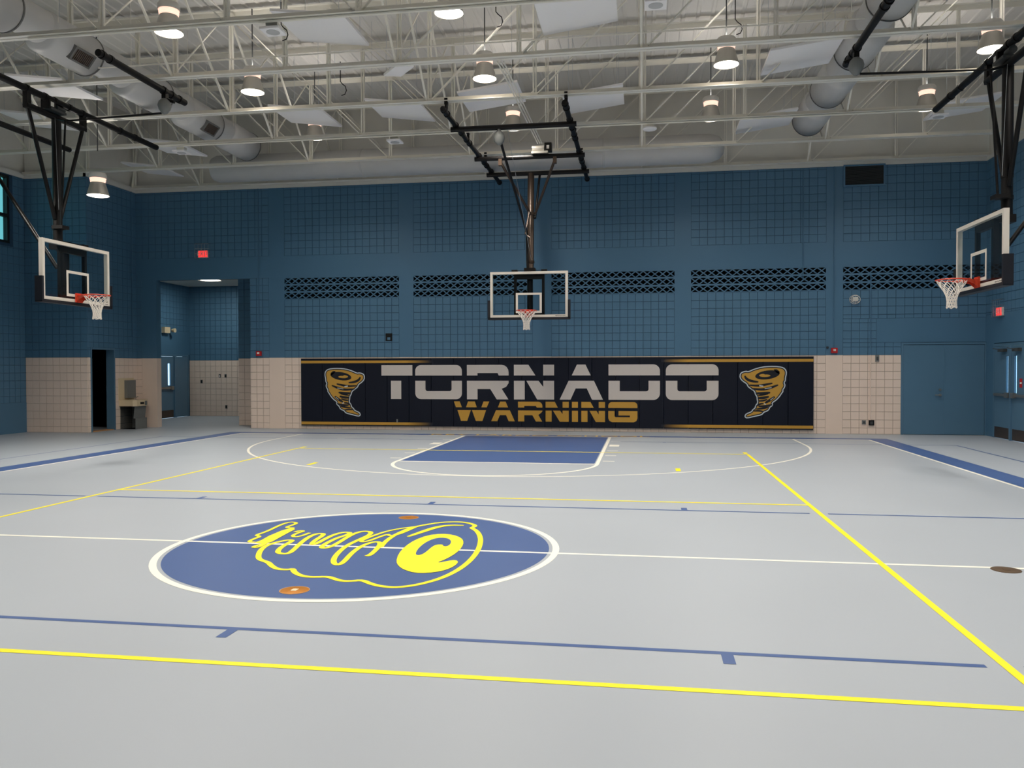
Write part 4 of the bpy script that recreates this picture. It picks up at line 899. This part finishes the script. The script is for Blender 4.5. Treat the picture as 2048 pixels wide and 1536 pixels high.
# ------------------------------------------------------------------ wall fittings
def exit_sign(x, y, z, side, label):
    """side 'y': on the back wall; side 'x': on the right wall"""
    t = thing('exit_sign', label, 'exit sign', (x, y, z), 'caged exit signs')
    def B(u0, u1, d0, d1, z0, z1, b):
        if side == 'y': b.box(x + u0, x + u1, y - d1, y - d0, z + z0, z + z1)
        else: b.box(x - d1, x - d0, y - u1, y - u0, z + z0, z + z1)
    b = MB(); B(-.15, .15, .0, .045, -.1, .1, b); h = part(b, 'housing', WHITEP, t)
    b = MB(); B(-.14, .14, .045, .05, -.09, .09, b); part(b, 'lit_face', REDGLOW, t, 'glowing red face')
    tx = text_mesh('EXIT', .17, WHITEP, .001); o = bpy.data.objects.new('exit_lettering', tx); COL.objects.link(o); o.parent = t
    if side == 'y': o.location = (0, -.0515, 0); o.rotation_euler = (math.radians(90), 0, 0)
    else: o.location = (-.0515, 0, 0); o.rotation_euler = (math.radians(90), 0, math.radians(-90))
    b = MB()
    def Wl(p, q):
        f = lambda u, d, zz: (x + u, y - d, z + zz) if side == 'y' else (x - d, y - u, z + zz)
        b.tube([f(*p), f(*q)], .004, 5)
    for u in (-.2, -.1, 0, .1, .2): Wl((u, .12, -.12), (u, .12, .28)); Wl((u, 0, .28), (u, .12, .28)); Wl((u, 0, -.12), (u, .12, -.12))
    for zz in (-.12, 0, .14, .28): Wl((-.2, .12, zz), (.2, .12, zz)); Wl((-.2, 0, zz), (-.2, .12, zz)); Wl((.2, 0, zz), (.2, .12, zz))
    part(b, 'wire_guard', WIRE, t, 'chrome wire guard')
exit_sign(-9.73, YB - BD, 4.93, 'y', 'red exit sign above the lobby opening'); exit_sign(XR - BD, 13.62, 2.98, 'x', 'red exit sign above the right hand doors')
def strobe(x, label):
    t = thing('fire_alarm', label, 'fire alarm', (x, YB - BD, 2.1), 'red fire alarm strobes')
    part(MB().box(x - .075, x + .075, YB - BD - .06, YB - BD, 2.04, 2.17), 'body', RED, t); part(MB().box(x - .03, x + .03, YB - BD - .085, YB - BD - .06, 2.09, 2.14), 'strobe_lens', WHITEP, t)
strobe(-8.07, 'red fire alarm strobe right of the lobby opening'); strobe(7.34, 'red fire alarm strobe right of the wall padding')
yc = YB - BD - .014
for pts, l in (([(-8.07, yc, 2.17), (-8.07, yc, ZW)], 'thin blue conduit rising from the left fire alarm'), ([(7.33, yc, 2.17), (7.33, yc, ZW)], 'thin blue conduit rising from the right fire alarm'), ([(6.58, yc, 3.9), (6.58, yc, ZW - .05)], 'thin conduit crossing the screen blocks right of centre'), ([(8.21, yc, .3), (8.21, yc, 4.0)], 'thin conduit between the round wire guard and the double door'), ([(AX + BD + .02, 14.25, 2.6), (AX + BD + .02, 14.25, ZW)], 'thin conduit in the far left corner')):
    b = MB()
    if l.startswith('thin conduit between'): b.tube([pts[0], (8.21, yc, ZC)], .014, 8); b.cur = 1; b.tube([(8.21, yc, ZC), pts[1]], .014, 8); ms = [BEIGE_S, BLUE_S]
    else: b.tube(pts, .014, 8); ms = BLUE_S
    single(b, 'conduit_pipe', ms, l, 'pipe', pts[0])
def plate(x, z, w, h, m, label, cat='switch', y=YB - BD, d=.03, face=None):
    t = thing('wall_box', label, cat, (x, y, z)); part(MB().box(x - w / 2, x + w / 2, y - d, y, z - h / 2, z + h / 2), 'cover', m, t)
    part(MB().box(x - w * .25, x + w * .25, y - d - .006, y - d, z - h * .3, z + h * .25), 'insert', face or DARKG, t)
plate(8.24, .29, .13, .13, BLACK, 'black outlet box low on the beige wall', 'outlet'); plate(8.06, .3, .09, .1, GREY, 'grey outlet plate beside the black box', 'outlet'); plate(8.37, 1.9, .09, .16, GREY, 'grey switch box at the top of the beige wall', 'switch')
plate(7.18, 2.18, .05, .05, BLACK, 'small black sensor left of the right fire alarm', 'sensor')
t = thing('wall_niche', 'dark square opening in the blue blocks above the padding', 'vent', (-4.29, YB - BD, 2.43))
part(MB().box(-4.385, -4.195, YB - BD - .004, YB - BD + .001, 2.43, 2.64), 'niche_shade', DARK, t); part(MB().box(-4.33, -4.25, YB - .03, YB - BD - .004, 2.46, 2.53), 'fitting', DBLUE, t)  # flat plate on the blocks, shade of the hole put into its colour
t = thing('wall_vent', 'dark louvred vent high on the right of the back wall', 'vent', (8.03, YB - BD, 6.2)); vx0, vx1, vz0, vz1 = 7.54, 8.53, 6.20, 6.74
b = MB(); b.box(vx0, vx1, YB - .06, YB - BD, vz0, vz0 + .04); b.box(vx0, vx1, YB - .06, YB - BD, vz1 - .04, vz1); b.box(vx0, vx0 + .04, YB - .06, YB - BD, vz0 + .04, vz1 - .04); b.box(vx1 - .04, vx1, YB - .06, YB - BD, vz0 + .04, vz1 - .04); part(b, 'vent_frame', BLUE_S, t)
part(MB().box(vx0 + .04, vx1 - .04, YB - BD - .004, YB - BD, vz0 + .04, vz1 - .04), 'vent_back', DARK, t)
for i in range(15): part(MB().bar((vx0 + .04, YB - .035, vz0 + .06 + i * .031), (vx1 - .04, YB - .035, vz0 + .06 + i * .031), .03, .004, (0, .6, .8)), 'louvre', DARKG, t)
t = thing('wall_strobe', 'round white device behind a wire guard below the right screen blocks', 'alarm', (7.83, YB - BD, 3.38)); sx, sz, sy = 7.83, 3.38, YB - BD
part(MB().box(sx - .06, sx + .07, sy - .05, sy, sz - .05, sz + .06), 'body', WHITEP, t)
b = MB()
for rr_, dd in ((.13, .02), (.11, .09), (.06, .12)): b.tube([(sx + rr_ * math.cos(a), sy - dd, sz + rr_ * .85 * math.sin(a)) for a in [2 * math.pi * i / 24 for i in range(24)]], .006, 5, closed=True)
for i in range(8):
    a = 2 * math.pi * i / 8; b.tube([(sx + .13 * math.cos(a), sy - .02, sz + .11 * math.sin(a)), (sx + .11 * math.cos(a), sy - .09, sz + .094 * math.sin(a)), (sx + .06 * math.cos(a), sy - .12, sz + .05 * math.sin(a))], .005, 5)
part(b, 'wire_guard', WHITEP, t, 'white wire guard')
for x, z, l in ((-13.0, 1.23, 'small dark plate on the lobby wall, leftmost'), (-12.3, 1.43, 'small dark plate with a white tag on the lobby wall'), (-12.08, 1.43, 'small dark plate on the lobby wall, upper right'), (-12.06, .33, 'small dark outlet low on the lobby wall')): plate(x, z, .07, .12, DARKG, l, 'outlet', LY - BD, .02, WHITEP if 'tag' in l else BLACK)
t = thing('emergency_light', 'cream emergency light on the lobby wall', 'emergency light', (LX + BD, 18.45, 3.0))
part(MB().box(LX + BD, LX + BD + .12, 18.35, 18.68, 2.9, 3.1), 'housing', CREAM, t); part(MB().lathe((0, 18.8, 3.0), [(0, LX + .12), (.05, LX + .12), (.075, LX + .24), (0, LX + .24)], 16, 'x'), 'lamp_head', CREAM, t)
# drinking fountain on the alcove side wall
t = thing('drinking_fountain', 'beige and grey drinking fountain beside the dark doorway', 'drinking fountain', (AX + BD, 14.0, 0)); fx = AX + BD
part(MB().box(fx, fx + .012, 13.6, 14.3, .78, 1.42), 'back_panel', CREAM, t, 'beige back panel')
part(MB().box(fx + .012, fx + .10, 13.86, 14.26, .86, 1.36), 'bottle_filler', GREY, t, 'grey upright filler panel')
b = MB(); b.prism([(13.62, fx), (14.28, fx), (14.28, fx + .42), (14.2, fx + .5), (13.7, fx + .5), (13.62, fx + .42)], lambda y, x, h: (x, y, .64 + h), .17); bs = part(b, 'basin', CREAM, t, 'beige metal basin')
part(MB().box(fx + .501, fx + .506, 13.85, 14.02, .69, .75), 'push_bar', BLACK, bs); part(MB().box(fx + .501, fx + .506, 14.06, 14.17, .66, .78), 'push_panel', GREY, bs)
part(MB().tube([(fx + .2, 14.1, .81), (fx + .2, 14.1, .87), (fx + .27, 14.1, .9)], .014, 8), 'spout', STAIN, bs)
b = MB(); b.prism([(fx, .64), (fx + .44, .64), (fx + .4, .3), (fx + .46, .3), (fx + .46, .0), (fx, 0)], lambda x, z, h: (x, 13.68 + h, z), .54); part(b, 'apron', GREY, t, 'dark grey apron below the basin')
# floor plates
for x, y, m, l in ((0, -1.53, BRASS, 'brass floor plate at the near edge of the centre circle'), (0, 1.53, BRASS, 'brass floor plate at the far edge of the centre circle'), (5.52, -.07, BROWNP, 'dark tarnished floor plate on the half court line at the right')):
    t = thing('floor_plate', l, 'floor plate', (x, y, 0), 'round floor socket plates')
    part(MB().lathe((x, y, 0), [(.105, .0), (.105, .0035), (.098, .005), (0, .005)], 32), 'cover', m, t); part(MB().lathe((x, y, 0), [(.113, 0), (.113, .003), (.1055, .003), (.1055, 0)], 32), 'ring', WOOD if m == BRASS else BROWNP, t)
    part(MB().box(x - .022, x + .022, y - .03, y + .03, .005, .0065), 'latch', CREAM if m == BRASS and y < 0 else m, t)
